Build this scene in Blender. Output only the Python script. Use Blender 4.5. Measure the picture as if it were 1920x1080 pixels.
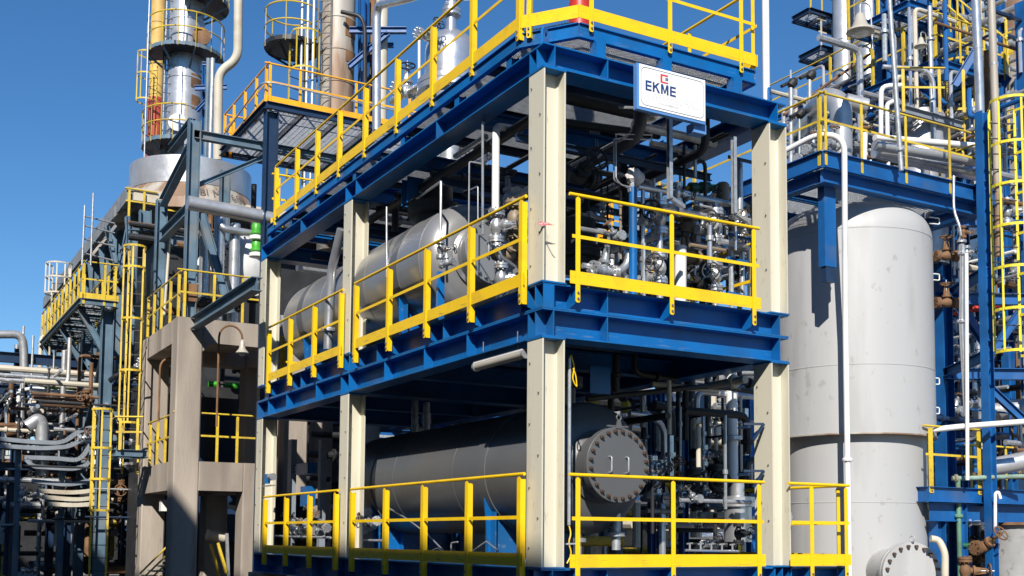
import bpy, math, random
from mathutils import Vector as V, Matrix as M
R = math.radians
sc = bpy.context.scene
col = sc.collection
for o in list(bpy.data.objects): bpy.data.objects.remove(o)

# ------------------------------------------------------------------ camera
CAM = V((-6.6335, -11.0089, .3582)); YAW, PITCH, ROLL, FPX, PPY = .5159, .0769, .0076, 2119.04, 843.82
_F = V((math.sin(YAW)*math.cos(PITCH), math.cos(YAW)*math.cos(PITCH), math.sin(PITCH)))
_r = V((math.cos(YAW), -math.sin(YAW), 0)); _u = _r.cross(_F)
_R = _r*math.cos(ROLL)+_u*math.sin(ROLL); _U = -_r*math.sin(ROLL)+_u*math.cos(ROLL)
cd = bpy.data.cameras.new('camera'); co = bpy.data.objects.new('camera', cd); col.objects.link(co)
cd.sensor_width = 36; cd.lens = FPX/1920*36; cd.shift_y = (PPY-540)/1920; cd.clip_end = 3000; cd.clip_start = .1
co.matrix_world = M(((_R.x, _U.x, -_F.x, CAM.x), (_R.y, _U.y, -_F.y, CAM.y), (_R.z, _U.z, -_F.z, CAM.z), (0, 0, 0, 1)))
sc.camera = co
# survey helpers: where the sight line through a photo pixel meets a plane of the plant grid
def ray(x, y): return _F+_R*((x-960)/FPX)-_U*((y-PPY)/FPX)
def ax(x, y, c): d = ray(x, y); return CAM+d*((c-CAM.x)/d.x)
def ay(x, y, c): d = ray(x, y); return CAM+d*((c-CAM.y)/d.y)
def az(x, y, c): d = ray(x, y); return CAM+d*((c-CAM.z)/d.z)
def ad(x, y, c): return CAM+ray(x, y)*c

# ------------------------------------------------------------------ light
EL, AZ = R(36), R(36)                    # sun height; horizontal angle from the -Y side towards -X
sun_vec = V((-math.sin(AZ)*math.cos(EL), -math.cos(AZ)*math.cos(EL), math.sin(EL)))
w = bpy.data.worlds.new('World'); sc.world = w; w.use_nodes = True
nt = w.node_tree; bg = nt.nodes['Background']
sky = nt.nodes.new('ShaderNodeTexSky'); sky.sky_type = 'NISHITA'; sky.sun_disc = False
sky.sun_elevation = EL; sky.sun_rotation = math.atan2(sun_vec.x, sun_vec.y)
sky.altitude = 0; sky.air_density = 1.0; sky.dust_density = 0; sky.ozone_density = 6
hs = nt.nodes.new('ShaderNodeHueSaturation'); hs.inputs['Saturation'].default_value = 1.16
nt.links.new(sky.outputs[0], hs.inputs['Color']); nt.links.new(hs.outputs[0], bg.inputs[0]); bg.inputs[1].default_value = .095
sl = bpy.data.lights.new('sun', 'SUN'); sl.energy = 5.0; sl.angle = R(.53); sl.color = (1, .945, .86)
so = bpy.data.objects.new('sun', sl); col.objects.link(so); so.rotation_euler = sun_vec.to_track_quat('Z', 'Y').to_euler(); so.location = sun_vec*60
sc.view_settings.view_transform = 'Standard'; sc.view_settings.look = 'None'; sc.view_settings.exposure = .38; sc.view_settings.gamma = 1
sc.cycles.max_bounces = 6; sc.cycles.diffuse_bounces = 3; sc.cycles.glossy_bounces = 3; sc.cycles.caustics_reflective = False; sc.cycles.caustics_refractive = False

# ------------------------------------------------------------------ materials
def mat(name, c, rough=.5, metal=0., var=.12, scale=2.5, dirt=None, damt=.5, dscale=1.2, dthr=.58, bump=0., streak=False, fine=60., scuff=None, samt=.6, sthr=.66, rv=1.):
    m = bpy.data.materials.new(name); m.use_nodes = True; n = m.node_tree; N = n.nodes; L = n.links
    b = N['Principled BSDF']; b.inputs['Metallic'].default_value = metal
    tc = N.new('ShaderNodeTexCoord'); mp = N.new('ShaderNodeMapping'); L.new(tc.outputs['Object'], mp.inputs[0])
    if streak: mp.inputs['Scale'].default_value = (1, 1, .16)
    def noise(s, det=5, src=mp):
        t = N.new('ShaderNodeTexNoise'); t.inputs['Scale'].default_value = s; t.inputs['Detail'].default_value = det; L.new(src.outputs[0], t.inputs[0]); return t
    n1 = noise(scale)
    hs = N.new('ShaderNodeMix'); hs.data_type = 'RGBA'
    hs.inputs[6].default_value = (*[x*(1-var) for x in c], 1); hs.inputs[7].default_value = (*[min(.95, x*(1+var)) for x in c], 1)
    rp = N.new('ShaderNodeMapRange'); rp.inputs[1].default_value = .3; rp.inputs[2].default_value = .7
    L.new(n1.outputs[0], rp.inputs[0]); L.new(rp.outputs[0], hs.inputs[0]); out = hs.outputs[2]
    if dirt:
        n2 = noise(dscale, 9); r2 = N.new('ShaderNodeMapRange'); r2.inputs[1].default_value = dthr; r2.inputs[2].default_value = dthr+.12; r2.inputs[4].default_value = damt
        L.new(n2.outputs[0], r2.inputs[0]); mx = N.new('ShaderNodeMix'); mx.data_type = 'RGBA'; mx.inputs[7].default_value = (*dirt, 1)
        L.new(r2.outputs[0], mx.inputs[0]); L.new(out, mx.inputs[6]); out = mx.outputs[2]
    if scuff:
        n5 = noise(16, 8, tc); n6 = noise(1.9, 3, tc); ml = N.new('ShaderNodeMath'); ml.operation = 'MULTIPLY_ADD'; ml.inputs[1].default_value = .35; L.new(n6.outputs[0], ml.inputs[0]); L.new(n5.outputs[0], ml.inputs[2])
        r5 = N.new('ShaderNodeMapRange'); r5.inputs[1].default_value = sthr+.175; r5.inputs[2].default_value = sthr+.225; r5.inputs[4].default_value = samt
        L.new(ml.outputs[0], r5.inputs[0]); m5 = N.new('ShaderNodeMix'); m5.data_type = 'RGBA'; m5.inputs[7].default_value = (*scuff, 1); L.new(r5.outputs[0], m5.inputs[0]); L.new(out, m5.inputs[6]); out = m5.outputs[2]
    L.new(out, b.inputs['Base Color'])
    n3 = noise(fine*.2, 4, tc) if False else noise(9, 6)
    r3 = N.new('ShaderNodeMapRange'); r3.inputs[3].default_value = max(.03, rough-.12*rv); r3.inputs[4].default_value = min(1, rough+.14*rv)
    L.new(n3.outputs[0], r3.inputs[0]); L.new(r3.outputs[0], b.inputs['Roughness'])
    if bump:
        n4 = noise(fine, 4); bp = N.new('ShaderNodeBump'); bp.inputs['Strength'].default_value = bump; bp.inputs['Distance'].default_value = .01
        L.new(n4.outputs[0], bp.inputs['Height']); L.new(bp.outputs[0], b.inputs['Normal'])
    return m
RUST = (.16, .07, .03)
BLUE = mat('blue_paint', (.003, .118, .36), .33, var=.16, scale=1.7, dirt=(.02, .08, .2), damt=.55, dthr=.5, scuff=(.16, .2, .27), samt=.4, sthr=.64, bump=.05, fine=9)
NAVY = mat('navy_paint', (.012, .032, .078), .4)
OBLUE = mat('weathered_blue_paint', (.1, .165, .225), .55, var=.3, scale=2, dirt=(.2, .2, .19), damt=.6, dthr=.52)
RBLUE = mat('plant_blue_paint', (.007, .095, .3), .45, var=.2, dirt=(.1, .11, .13), damt=.4, dthr=.6)
YEL = mat('yellow_paint', (.88, .565, .003), .4, var=.06, dirt=(.62, .36, .015), damt=.45, dthr=.54, dscale=2.5, scuff=(.25, .17, .06), samt=.75, sthr=.63)
OYEL = mat('faded_yellow_paint', (.66, .47, .035), .5, var=.15, dirt=(.34, .23, .07), damt=.6, dthr=.53, dscale=2, scuff=(.16, .09, .04), samt=.8, sthr=.58)
ORA = mat('orange_yellow_paint', (.85, .41, .012), .45, var=.1, dirt=(.45, .17, .02), damt=.4)
CREAM = mat('cream_paint', (.61, .575, .46), .5, var=.05, scale=1.3, dirt=(.44, .41, .34), damt=.5, dthr=.52, dscale=2.2, streak=True, scuff=(.3, .26, .2), samt=.55, sthr=.65)
GREY = mat('grey_vessel_paint', (.098, .1, .104), .36, var=.06, scale=.8, dirt=(.13, .128, .125), damt=.35, dthr=.5, dscale=.8, rv=.4)
LGREY = mat('light_grey_vessel_paint', (.33, .33, .335), .3, .5, var=.03, scale=.5, rv=.25)
TANK = mat('pale_tank_paint', (.42, .42, .42), .45, var=.04, scale=.8, dirt=(.3, .3, .295), damt=.5, dscale=1.6, dthr=.56, streak=True, scuff=(.27, .25, .23), samt=.5, sthr=.64)
SIL = mat('silver_pipe', (.62, .63, .65), .3, .75, var=.1, scale=4)
GALV = mat('galvanised_steel', (.48, .5, .52), .42, .6, var=.2, scale=14)
ALU = mat('aluminium_cladding', (.52, .52, .525), .36, .6, var=.14, scale=2, dirt=(.3, .24, .18), damt=.45, dthr=.57, bump=.15, fine=14)
RCLAD = mat('rust_streaked_cladding', (.46, .42, .36), .55, .15, var=.25, scale=1.5, dirt=(.2, .1, .045), damt=.85, dscale=1.5, dthr=.46, streak=True, bump=.2, fine=14)
RUSTM = mat('rusted_steel', (.2, .105, .05), .75, .1, var=.4, scale=3, dirt=(.09, .05, .03), damt=.7, dthr=.5, bump=.3)
WHT = mat('white_paint', (.78, .78, .77), .4, var=.04, dirt=(.5, .49, .46), damt=.3)
BEIGE = mat('beige_paint', (.55, .5, .4), .5, var=.1, dirt=(.35, .27, .18), damt=.5)
BRN = mat('brown_valve_paint', (.25, .19, .13), .45, var=.2, dirt=RUST, damt=.5)
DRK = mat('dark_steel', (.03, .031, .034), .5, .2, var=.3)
BLK = mat('black_insulation', (.018, .018, .02), .55, var=.3, bump=.2)
GRN = mat('green_paint', (.06, .38, .03), .4, var=.15)
DGRN = mat('dark_green_paint', (.012, .11, .06), .4, var=.15)
RED = mat('red_paint', (.5, .035, .02), .4, var=.15)
DRED = mat('dull_red_stack_paint', (.4, .06, .035), .7, var=.2)
CONC = mat('concrete', (.35, .3, .252), .85, var=.26, scale=1.6, dirt=(.16, .135, .115), damt=.5, dscale=1.1, dthr=.5, scuff=(.2, .17, .15), samt=.4, sthr=.62, bump=.5, streak=True, fine=30)
GRND = mat('concrete_paving', (.2, .19, .175), .9, var=.2, scale=.6, dirt=(.1, .095, .09), damt=.6, bump=.3)
BOLT = mat('bolt_steel', (.3, .3, .31), .35, .7, var=.3, scale=20)
RBOLT = mat('rusty_bolt_steel', (.1, .062, .045), .6, .4, var=.4, scale=20)
PLATE = mat('floor_plate', (.1, .1, .105), .5, .4, var=.2)
LAMPG = mat('lamp_enamel', (.42, .39, .33), .35, var=.1)
GLASS = mat('lamp_glass', (.75, .77, .78), .15, var=.02)
PINK = mat('red_white_tape', (.6, .05, .05), .6, var=.2, scale=18, scuff=(.8, .78, .75), samt=.95, sthr=.5)
BAG = mat('plastic_wrap', (.6, .56, .54), .25, var=.25, scale=9, bump=.8, fine=22)
INK = mat('sign_blue_ink', (.015, .045, .16), .5, var=.03)
RINK = mat('sign_red_ink', (.68, .04, .05), .5, var=.03)
GINK = mat('sign_grey_ink', (.3, .31, .34), .5, var=.02)
SIGNF = mat('sign_face', (.84, .84, .83), .4, var=.01)
SBLUE = mat('sign_blue_edge', (.1, .25, .55), .4, var=.04)
WALLM = mat('grey_render', (.3, .29, .27), .9, var=.1, bump=.2)
ASH = mat('grey_casing', (.25, .26, .27), .6, .2, var=.2, dirt=(.13, .11, .09), damt=.5, bump=.2, fine=12)
CLAM = mat('grey_blue_channel', (.25, .28, .32), .5, .2, var=.15)

# ------------------------------------------------------------------ mesh kit
def perp(d):
    d = d.normalized(); a = V((0, 0, 1)) if abs(d.z) < .9 else V((1, 0, 0))
    s = d.cross(a).normalized(); return s, s.cross(d).normalized()
def rnd(pts, rad, seg=4):
    pts = [V(p) for p in pts]; out = [pts[0]]
    for a, b, c in zip(pts, pts[1:], pts[2:]):
        u = (a-b); v = (c-b); lu, lv = u.length, v.length
        if lu < 1e-6 or lv < 1e-6: continue
        t = min(rad, lu*.49, lv*.49); p = b+u/lu*t; q = b+v/lv*t
        for i in range(seg+1):
            k = i/seg; out.append(p*(1-k)**2+b*(2*k*(1-k))+q*k*k)
    out.append(pts[-1]); return out
class MB:
    def __init__(s, off=None): s.v = []; s.f = []
    def add(s, vs, fs):
        o = len(s.v); s.v += [tuple(x) for x in vs]; s.f += [tuple(i+o for i in f) for f in fs]; return s
    def box(s, a, b):
        x0, y0, z0 = a; x1, y1, z1 = b
        return s.add([(x0, y0, z0), (x1, y0, z0), (x1, y1, z0), (x0, y1, z0), (x0, y0, z1), (x1, y0, z1), (x1, y1, z1), (x0, y1, z1)],
                     [(3, 2, 1, 0), (4, 5, 6, 7), (0, 1, 5, 4), (1, 2, 6, 5), (2, 3, 7, 6), (3, 0, 4, 7)])
    def bar(s, p, q, w_, h, up=None, o=(0, 0)):
        p = V(p); q = V(q); d = (q-p).normalized()
        if up is None: sd, up = perp(d)
        else: up = V(up); sd = d.cross(up).normalized(); up = sd.cross(d)
        p = p+sd*o[0]+up*o[1]; q = q+sd*o[0]+up*o[1]; a = sd*w_/2; b = up*h/2
        return s.add([p-a-b, p+a-b, p+a+b, p-a+b, q-a-b, q+a-b, q+a+b, q-a+b], [(3, 2, 1, 0), (4, 5, 6, 7), (0, 1, 5, 4), (1, 2, 6, 5), (2, 3, 7, 6), (3, 0, 4, 7)][0:6])
    def ibeam(s, p, q, h, b, tw=.012, tf=.018, up=(0, 0, 1)):      # p, q on the centre line
        s.bar(p, q, tw, h-2*tf, up); s.bar(p, q, b, tf, up, (0, h/2-tf/2)); return s.bar(p, q, b, tf, up, (0, -h/2+tf/2))
    def chan(s, p, q, h, b, t=.012, up=(0, 0, 1), sgn=1):
        s.bar(p, q, t, h, up); s.bar(p, q, b-t, t, up, (sgn*b/2, h/2-t/2)); return s.bar(p, q, b-t, t, up, (sgn*b/2, -h/2+t/2))
    def angle(s, p, q, a, t, up=(0, 0, 1)):
        s.bar(p, q, t, a, up); return s.bar(p, q, a-t, t, up, (a/2, -a/2+t/2))
    def tube(s, pts, r, n=10, cap=True):
        pts = [V(p) for p in pts]; rings = []; d0 = (pts[1]-pts[0]).normalized(); sd, up = perp(d0)
        for i, p in enumerate(pts):
            d = ((pts[i+1]-pts[i]) if i == 0 else (pts[i]-pts[i-1]) if i == len(pts)-1 else ((pts[i+1]-pts[i]).normalized()+(pts[i]-pts[i-1]).normalized()))
            if d.length < 1e-9: d = d0
            d = d.normalized(); sd = (sd-d*sd.dot(d))
            if sd.length < 1e-6: sd = perp(d)[0]
            sd.normalize(); up = sd.cross(d); rr = r[i] if isinstance(r, (list, tuple)) else r
            rings.append([p+(sd*math.cos(2*math.pi*k/n)+up*math.sin(2*math.pi*k/n))*rr for k in range(n)])
        o = len(s.v); s.v += [tuple(x) for g in rings for x in g]
        for i in range(len(rings)-1):
            for k in range(n):
                a = o+i*n+k; b = o+i*n+(k+1) % n; s.f.append((a, a+n, b+n, b))
        if cap: s.f.append(tuple(o+k for k in range(n))); s.f.append(tuple(o+(len(rings)-1)*n+k for k in reversed(range(n))))
        return s
    def cyl(s, p, q, r0, r1=None, n=14): return s.tube([p, q], [r0, r0 if r1 is None else r1], n)
    def lathe(s, o, axis, prof, n=24, ref=None):       # prof: (radius, height along axis)
        o = V(o); d = V(axis).normalized(); sd, up = perp(d)
        b = len(s.v)
        for r, h in prof:
            for k in range(n):
                a = 2*math.pi*k/n; s.v.append(tuple(o+d*h+(sd*math.cos(a)+up*math.sin(a))*r))
        for i in range(len(prof)-1):
            for k in range(n):
                a = b+i*n+k; c = b+i*n+(k+1) % n; s.f.append((a, c, c+n, a+n))
        if prof[0][0] > 1e-4: s.f.append(tuple(b+k for k in reversed(range(n))))
        if prof[-1][0] > 1e-4: s.f.append(tuple(b+(len(prof)-1)*n+k for k in range(n)))
        return s
    def torus(s, c, axis, Rr, r, n=20, m=6, a0=0, a1=2*math.pi):
        c = V(c); sd, up = perp(V(axis)); full = abs(a1-a0-2*math.pi) < 1e-6
        pts = [c+(sd*math.cos(a0+(a1-a0)*k/n)+up*math.sin(a0+(a1-a0)*k/n))*Rr for k in range(n+1)]
        return s.tube(pts, r, m, not full)
    def plate(s, pts, t):                              # polygon extruded by vector t
        pts = [V(p) for p in pts]; t = V(t); n = len(pts); 
        return s.add(pts+[p+t for p in pts], [tuple(range(n))[::-1], tuple(range(n, 2*n))]+[(i, (i+1) % n, n+(i+1) % n, n+i) for i in range(n)])
    def mesh(s, name, m, smooth=True, ang=35):
        me = bpy.data.meshes.new(name); me.from_pydata(s.v, [], s.f); me.materials.append(m)
        import bmesh
        bm = bmesh.new(); bm.from_mesh(me); bmesh.ops.recalc_face_normals(bm, faces=bm.faces); bm.to_mesh(me); bm.free()
        if smooth and len(me.polygons):
            me.polygons.foreach_set('use_smooth', [True]*len(me.polygons)); me.set_sharp_from_angle(angle=R(ang))
        return me
def link(me, name, parent=None, mtx=None):
    o = bpy.data.objects.new(name, me); col.objects.link(o)
    if parent is not None:
        o.parent = parent
        if parent.type == 'EMPTY' and mtx is None: o.matrix_parent_inverse = M.Translation(-parent.location)
    if mtx is not None: o.matrix_basis = mtx
    return o
def part(mb, name, m, parent=None, kind=None, label=None, smooth=True):
    o = link(mb.mesh(name, m, smooth), name, parent)
    if kind: o['kind'] = kind
    if label: o['label'] = label
    return o
def tag(o, label, cat, group=None):
    o['label'] = label; o['category'] = cat
    if group: o['group'] = group
    return o
def thing(name, label, cat, loc=(0, 0, 0), group=None):
    e = bpy.data.objects.new(name, None); col.objects.link(e); e.location = V(loc); e.empty_display_size = .2
    return tag(e, label, cat, group)
class Proto:                                           # parts in local space, shared by every copy
    def __init__(s): s.p = []
    def add(s, mb, name, m, par=-1): s.p.append((name, mb.mesh(name, m), par)); return len(s.p)-1
    def place(s, name, label, cat, loc, x=(1, 0, 0), z=(0, 0, 1), scale=1., group=None):
        x = V(x).normalized(); z = V(z); y = z.cross(x).normalized(); z = x.cross(y)
        e = thing(name, label, cat, loc, group)
        e.matrix_basis = M.Translation(V(loc)) @ M((x, y, z)).transposed().to_4x4() @ M.Scale(scale, 4)
        obs = []
        for nm, me, par in s.p:
            o = bpy.data.objects.new(nm, me); col.objects.link(o); o.parent = e if par < 0 else obs[par]; obs.append(o)
        return e
def lerp(a, b, t): return V(a)*(1-t)+V(b)*t
# ------------------------------------------------------------------ ground and the building behind the camera
GZ = -1.3
g = MB().add([(-400, -300, GZ), (600, -300, GZ), (600, 700, GZ), (-400, 700, GZ)], [(0, 1, 2, 3)])
o = part(g, 'ground', GRND); o['kind'] = 'structure'
# a plant building up-sun of the camera: its roof edge draws the shade along the foot of the module
b = thing('plant_building', 'long grey rendered plant building behind the camera, casting the shade at the bottom', 'building', (-19, 8, GZ))
BT = .22+14.5*math.tan(EL)/math.sin(AZ)
BT2 = 2.0+11.5*math.tan(EL)/math.sin(AZ)
part(MB().box((-24, -40, GZ), (-14.5, -4.2, BT-.5)), 'wall', WALLM, b); part(MB().box((-24.2, -40.2, BT-.5), (-14.5, -4.1, BT)), 'roof', WALLM, b)
part(MB().box((-23, -4.1, GZ), (-14.5, 40, BT2-.5)), 'wall', WALLM, b); part(MB().box((-23.2, -4.0, BT2-.5), (-14.5, 40, BT2)), 'roof', WALLM, b)
win_me = MB().box((-.02, 0, 0), (.06, 2.6, 2)).mesh('window', DRK)
for k in range(8):
    for j in range(3): link(win_me, 'window', b, M.Translation(V((-14.5, -37+k*6.4, 2+j*5))-b.location))

# ------------------------------------------------------------------ guardrails
bolt_me = MB().cyl((0, 0, 0), (0, 0, .016), .014, n=6).cyl((0, 0, 0), (0, 0, .026), .007, n=6).mesh('bolt', BOLT)
def guardrail(p0, p1, posts, zf, nrm, label, h=1.07, toe=.15, m=YEL, drop=.2, group='yellow guardrails of the steel module', hero=True, sw=.062, ext=.07, brk=None, brkm=None, toeboard=True, rr=.021, zs=0.):
    # p0-p1: line of the posts' outer faces; nrm: outward; posts: distances from p0; zs: rise from p0 to p1
    p0 = V((p0[0], p0[1], zf)); p1 = V((p1[0], p1[1], zf+zs)); L = (p1-p0).length; d = (p1-p0)/L; n = V((nrm[0], nrm[1], 0)); up = V((0, 0, 1))
    t = thing('guardrail', label, 'guardrail', p0, group)
    hd = V((d.x, d.y, 0)).normalized()
    for s_ in posts:
        b_ = p0+d*s_
        a = hd*sw/2; lo = up*(-drop); hi = up*(h-.03)
        pb = MB()
        pb.plate([b_-a+lo+up*.015, b_-a*.6+lo, b_+a*.6+lo, b_+a+lo+up*.015, b_+a+hi-up*.02, b_+a*.15+hi, b_-a*.15+hi, b_-a+hi-up*.02], -n*.007)
        sg = -1 if hd.y > .5 else 1                      # second leg of the angle on the side nearer the corner
        pb.plate([b_+a*sg+lo-n*.0075, b_+a*sg+lo-n*sw*.9, b_+a*sg+hi-up*.03-n*sw*.9, b_+a*sg+hi-up*.03-n*.0075], -hd*sg*.007)
        po = part(pb, 'post', m, t)
        if hero:
            for zz in (-drop+.045, -drop+.115):
                q = b_+up*zz; bm_ = M.Translation(q) @ n.to_track_quat('Z', 'Y').to_matrix().to_4x4()
                link(bolt_me, 'bolt', po, bm_)
        if brk:
            c = b_-n*.012+hd*sw*.1
            kb = MB().plate([c-up*.03, c-up*drop*.95, c-n*brk-up*(drop+.06), c-n*brk-up*.03], hd*.012)
            kb.plate([c-up*.03+hd*.03, c-up*drop+hd*.03, c-up*drop-hd*.03, c-up*.03-hd*.03], -n*.01)
            part(kb, 'bracket', brkm or BLUE, t)
    i = -n*.035
    part(MB().tube([p0+i+up*h-d*ext, p1+i+up*h+d*ext], rr, 10), 'handrail', m, t)
    part(MB().bar(p0-n*.014+up*(h*.53)-d*ext*.6, p1-n*.014+up*(h*.53)+d*ext*.6, .008, .042, up), 'middle_rail', m, t)
    if toeboard: part(MB().bar(p0-n*.015+up*(toe/2+.005)-d*ext, p1-n*.015+up*(toe/2+.005)+d*ext, .007, toe, up), 'toe_board', m, t)
    return t

# ------------------------------------------------------------------ the two stacked steel modules
FW, FD = .34, .305
CX, CY = (0, 3.478), (0, 6.062, 10.66)
def column(x, y, z0, z1, parent):
    c = MB()
    c.box((x, y, z0+.02), (x+.02, y+FW, z1-.02)); c.box((x+FD-.02, y, z0+.02), (x+FD, y+FW, z1-.02)); c.box((x+.02, y+FW/2-.007, z0+.02), (x+FD-.02, y+FW/2+.007, z1-.02))
    # root fillets between web and flanges
    for sx, xx in ((1, x+.02), (-1, x+FD-.02)):
        for sy in (-1, 1):
            yy = y+FW/2+sy*.007
            c.add([(xx, yy, z0+.02), (xx+sx*.024, yy, z0+.02), (xx, yy+sy*.024, z0+.02), (xx, yy, z1-.02), (xx+sx*.024, yy, z1-.02), (xx, yy+sy*.024, z1-.02)], [(1, 4, 5, 2)])
    o = part(c, 'column', CREAM, parent)
    part(MB().box((x-.012, y-.012, z0), (x+FD+.012, y+FW+.012, z0+.02)), 'end_plate', BLUE, o); part(MB().box((x-.008, y-.008, z1-.02), (x+FD+.008, y+FW+.008, z1)), 'end_plate', BLUE, o)
    r = random.Random(int(x*100+y*10+z0*7)); k = 0; z = z0+.22
    while z < z1-.15:
        for q, n in (((x, y+(.07 if k % 2 else .27)), (-1, 0, 0)), ((x+.11, y+FW/2-.007), (0, -1, 0))):
            if n[0] or k % 2 == 0:
                link(bolt_me, 'bolt', o, M.Translation((q[0], q[1], z+r.uniform(-.02, .02))) @ V(n).to_track_quat('Z', 'Y').to_matrix().to_4x4() @ M.Scale(.8, 4))
        z += .36; k += 1
    return o
def ybeam(x, z0, z1, parent, y0=0., y1=11.0, stiff=(), outer=-1, m=BLUE, b=FD):
    c = x+b/2; o = part(MB().ibeam((c, y0, (z0+z1)/2), (c, y1, (z0+z1)/2), z1-z0, b), 'beam', m, parent)
    for y in stiff:
        part(MB().box((x+.004, y, z0+.019), (c-.007, y+.014, z1-.019)), 'stiffener', m, o)
    return o
def xbeam(y, z0, z1, parent, x0=FD, x1=3.478+FD, stiff=(), m=BLUE, b=FW, web0=None, web1=None):
    c = y+b/2; zm = (z0+z1)/2; h = z1-z0; tf = .018
    mb = MB(); mb.bar((x0 if web0 is None else web0, c, zm), (x1 if web1 is None else web1, c, zm), .012, h-2*tf, (0, 0, 1))
    mb.box((x0, y+.0, z1-tf), (x1, y+b, z1)); mb.box((x0, y+.0, z0), (x1, y+b, z0+tf))
    o = part(mb, 'beam', m, parent)
    for x in stiff: part(MB().box((x, y+.004, z0+.019), (x+.014, c-.007, z1-.019)), 'stiffener', m, o)
    return o
lm = thing('steel_module_frame', 'bottom storey of the cream and blue steel module frame, around the lower vessel', 'steel frame', (1.9, 5.5, GZ), 'stacked module frames')
um = thing('steel_module_frame', 'top storey of the cream and blue steel module frame, under the sign', 'steel frame', (1.9, 5.5, 3.02), 'stacked module frames')
for x in CX:
    for y in CY:
        column(x, y, 0, 2.67, lm); column(x, y, 3.30, 5.87, um)
ST1 = (.33, 1.9, 3.2, 4.6, 6.05, 6.4, 7.6, 9.2, 10.3, 10.985)
# base skid, lower module head beams, upper module floor beams, upper module head beams
for z0, z1, P, st in ((-.36, 0, lm, ST1), (2.67, 3.0, lm, ST1), (3.003, 3.30, um, (.5, 2.6, 4.9, 6.05, 8.4, 10.3)), (5.87, 6.155, um, (.33, 2.9, 5.9, 6.35, 8.6, 10.985))):
    ybeam(0, z0, z1, P, stiff=st); ybeam(CX[1], z0, z1, P)
    x1 = 4.8 if z0 < 0 else CX[1]
    xbeam(0, z0, z1, P, x1=x1, web0=.002, web1=CX[1]+FD-.002 if z0 > 0 else 4.8, stiff=(.9,) if z0 > 0 else (.9, 3.5, 3.78, 4.78))
    for yy in (6.06, 10.66): xbeam(yy, z0, z1, P, x1=CX[1])
    for yy in (2.1, 4.1, 8.3): xbeam(yy, z0+.02, z1-.06, P, b=.2, x1=CX[1])
    if 3.0 < z0 < 4: part(MB().box((.012, .002, z0+.019), (.145, .014, z1-.019)), 'corner_plate', BLUE, P)
xbeam(2.1, -.34, -.02, lm, x0=CX[1]+FD, x1=4.8, b=.2)
part(MB().box((4.8, 0, -.36), (4.815, 2.4, 0)), 'end_plate', BLUE, lm)
for x in (0, 1.9, 3.5):
    for y in (.1, 5.5, 10.5): part(MB().box((x-.1, y-.05, GZ), (x+.45, y+.5, -.362)), 'plinth', CONC, lm)
# long diagonal gussets under the head beams, small blue fin plates
for y in (4.55, 4.75): part(MB().plate([(.31, y, 5.87), (.31, y, 5.45), (.75, y, 5.87)], (0, .012, 0)), 'gusset', BLUE, um)
part(MB().box((1.72, 1.6, 2.3), (2.05, 1.62, 2.67)), 'gusset', BLUE, lm)
# floors
part(MB().box((.31, .35, -.03), (3.47, 10.65, -.004)), 'floor_plate', PLATE, lm)
part(MB().box((3.79, .05, -.03), (4.79, 2.3, -.004)), 'floor_plate', PLATE, lm)
fl = MB()
part(fl.box((.31, .35, 3.262), (3.47, 10.65, 3.285)), 'floor_plate', PLATE, um)
for y in [.9+k*1.05 for k in range(10)]:
    part(MB().chan((.31, y, 3.19), (3.47, y, 3.19), .14, .06), 'joist', BLUE, um)
# lifting lugs on the head beams
def lug(x, y, z, n, parent, r=.1, h=.26):
    n = V(n); s_ = n.cross(V((0, 0, 1))); c = V((x, y, z)); k = 16; out = []; inn = []
    for i in range(k):
        a = 2*math.pi*i/k; cs, sn = math.cos(a), math.sin(a)
        ox, oz = (r*cs, r*sn) if sn >= 0 else (r*(1 if cs > .3 else -1 if cs < -.3 else cs*3), -(h-r) if abs(sn) > .3 else 0)
        out.append(c+s_*ox+V((0, 0, h-r+oz))); inn.append(c+s_*(.036*cs)+V((0, 0, h-r+.036*sn)))
    t = n*.03; mb = MB(); vs = out+inn+[p+t for p in out]+[p+t for p in inn]; fs = []
    for i in range(k):
        j = (i+1) % k
        fs += [(i, j, k+j, k+i), (2*k+i, 3*k+i, 3*k+j, 2*k+j), (i, 2*k+i, 2*k+j, j), (k+i, k+j, 3*k+j, 3*k+i)]
    part(mb.add(vs, fs), 'lifting_lug', BLUE, parent)
lug(.1, .17, 6.155, (.6, -.8, 0), um); lug(3.63, .17, 6.155, (.6, -.8, 0), um); lug(.15, 10.7, 6.155, (-.9, -.4, 0), um)

# ------------------------------------------------------------------ top platform
tp = thing('roof_platform', 'blue framed grating platform on stub posts on top of the steel module', 'platform', (1.9, 5.5, 6.155))
ZP = 6.6
gp = MB()
for k in range(31): gp.bar((0, -.5+.034*k-.02, -.016), (3.2, -.5+.034*k-.02, -.016), .005, .03, (0, 0, 1))
for k in range(94): gp.bar((.02+.034*k, -.52, -.008), (.02+.034*k, .52, -.008), .006, .01, (0, 0, 1))
gme = gp.mesh('grating_panel', GALV, False); gp = MB()
for k in range(31):                                    # first panel follows the cut corner
    yl = -.52+.034*k; x_ = max(0., (.72-(yl+.72))/.64*.46); gp.bar((x_, yl, -.016), (3.2, yl, -.016), .005, .03, (0, 0, 1))
for k in range(94): x_ = .02+.034*k; gp.bar((x_, max(-.52, -x_/.46*.64+.02), -.008), (x_, .52, -.008), .006, .01, (0, 0, 1))
gme0 = gp.mesh('grating_panel', GALV, False)
for k in range(10):
    y = .62+k*1.06
    if k == 4: continue
    o = link(gme0 if k == 0 else gme, 'grating_panel', tp, M.Translation((.12-1.9, y-5.5+.1, ZP-6.155))); o['kind'] = 'stuff'
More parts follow.
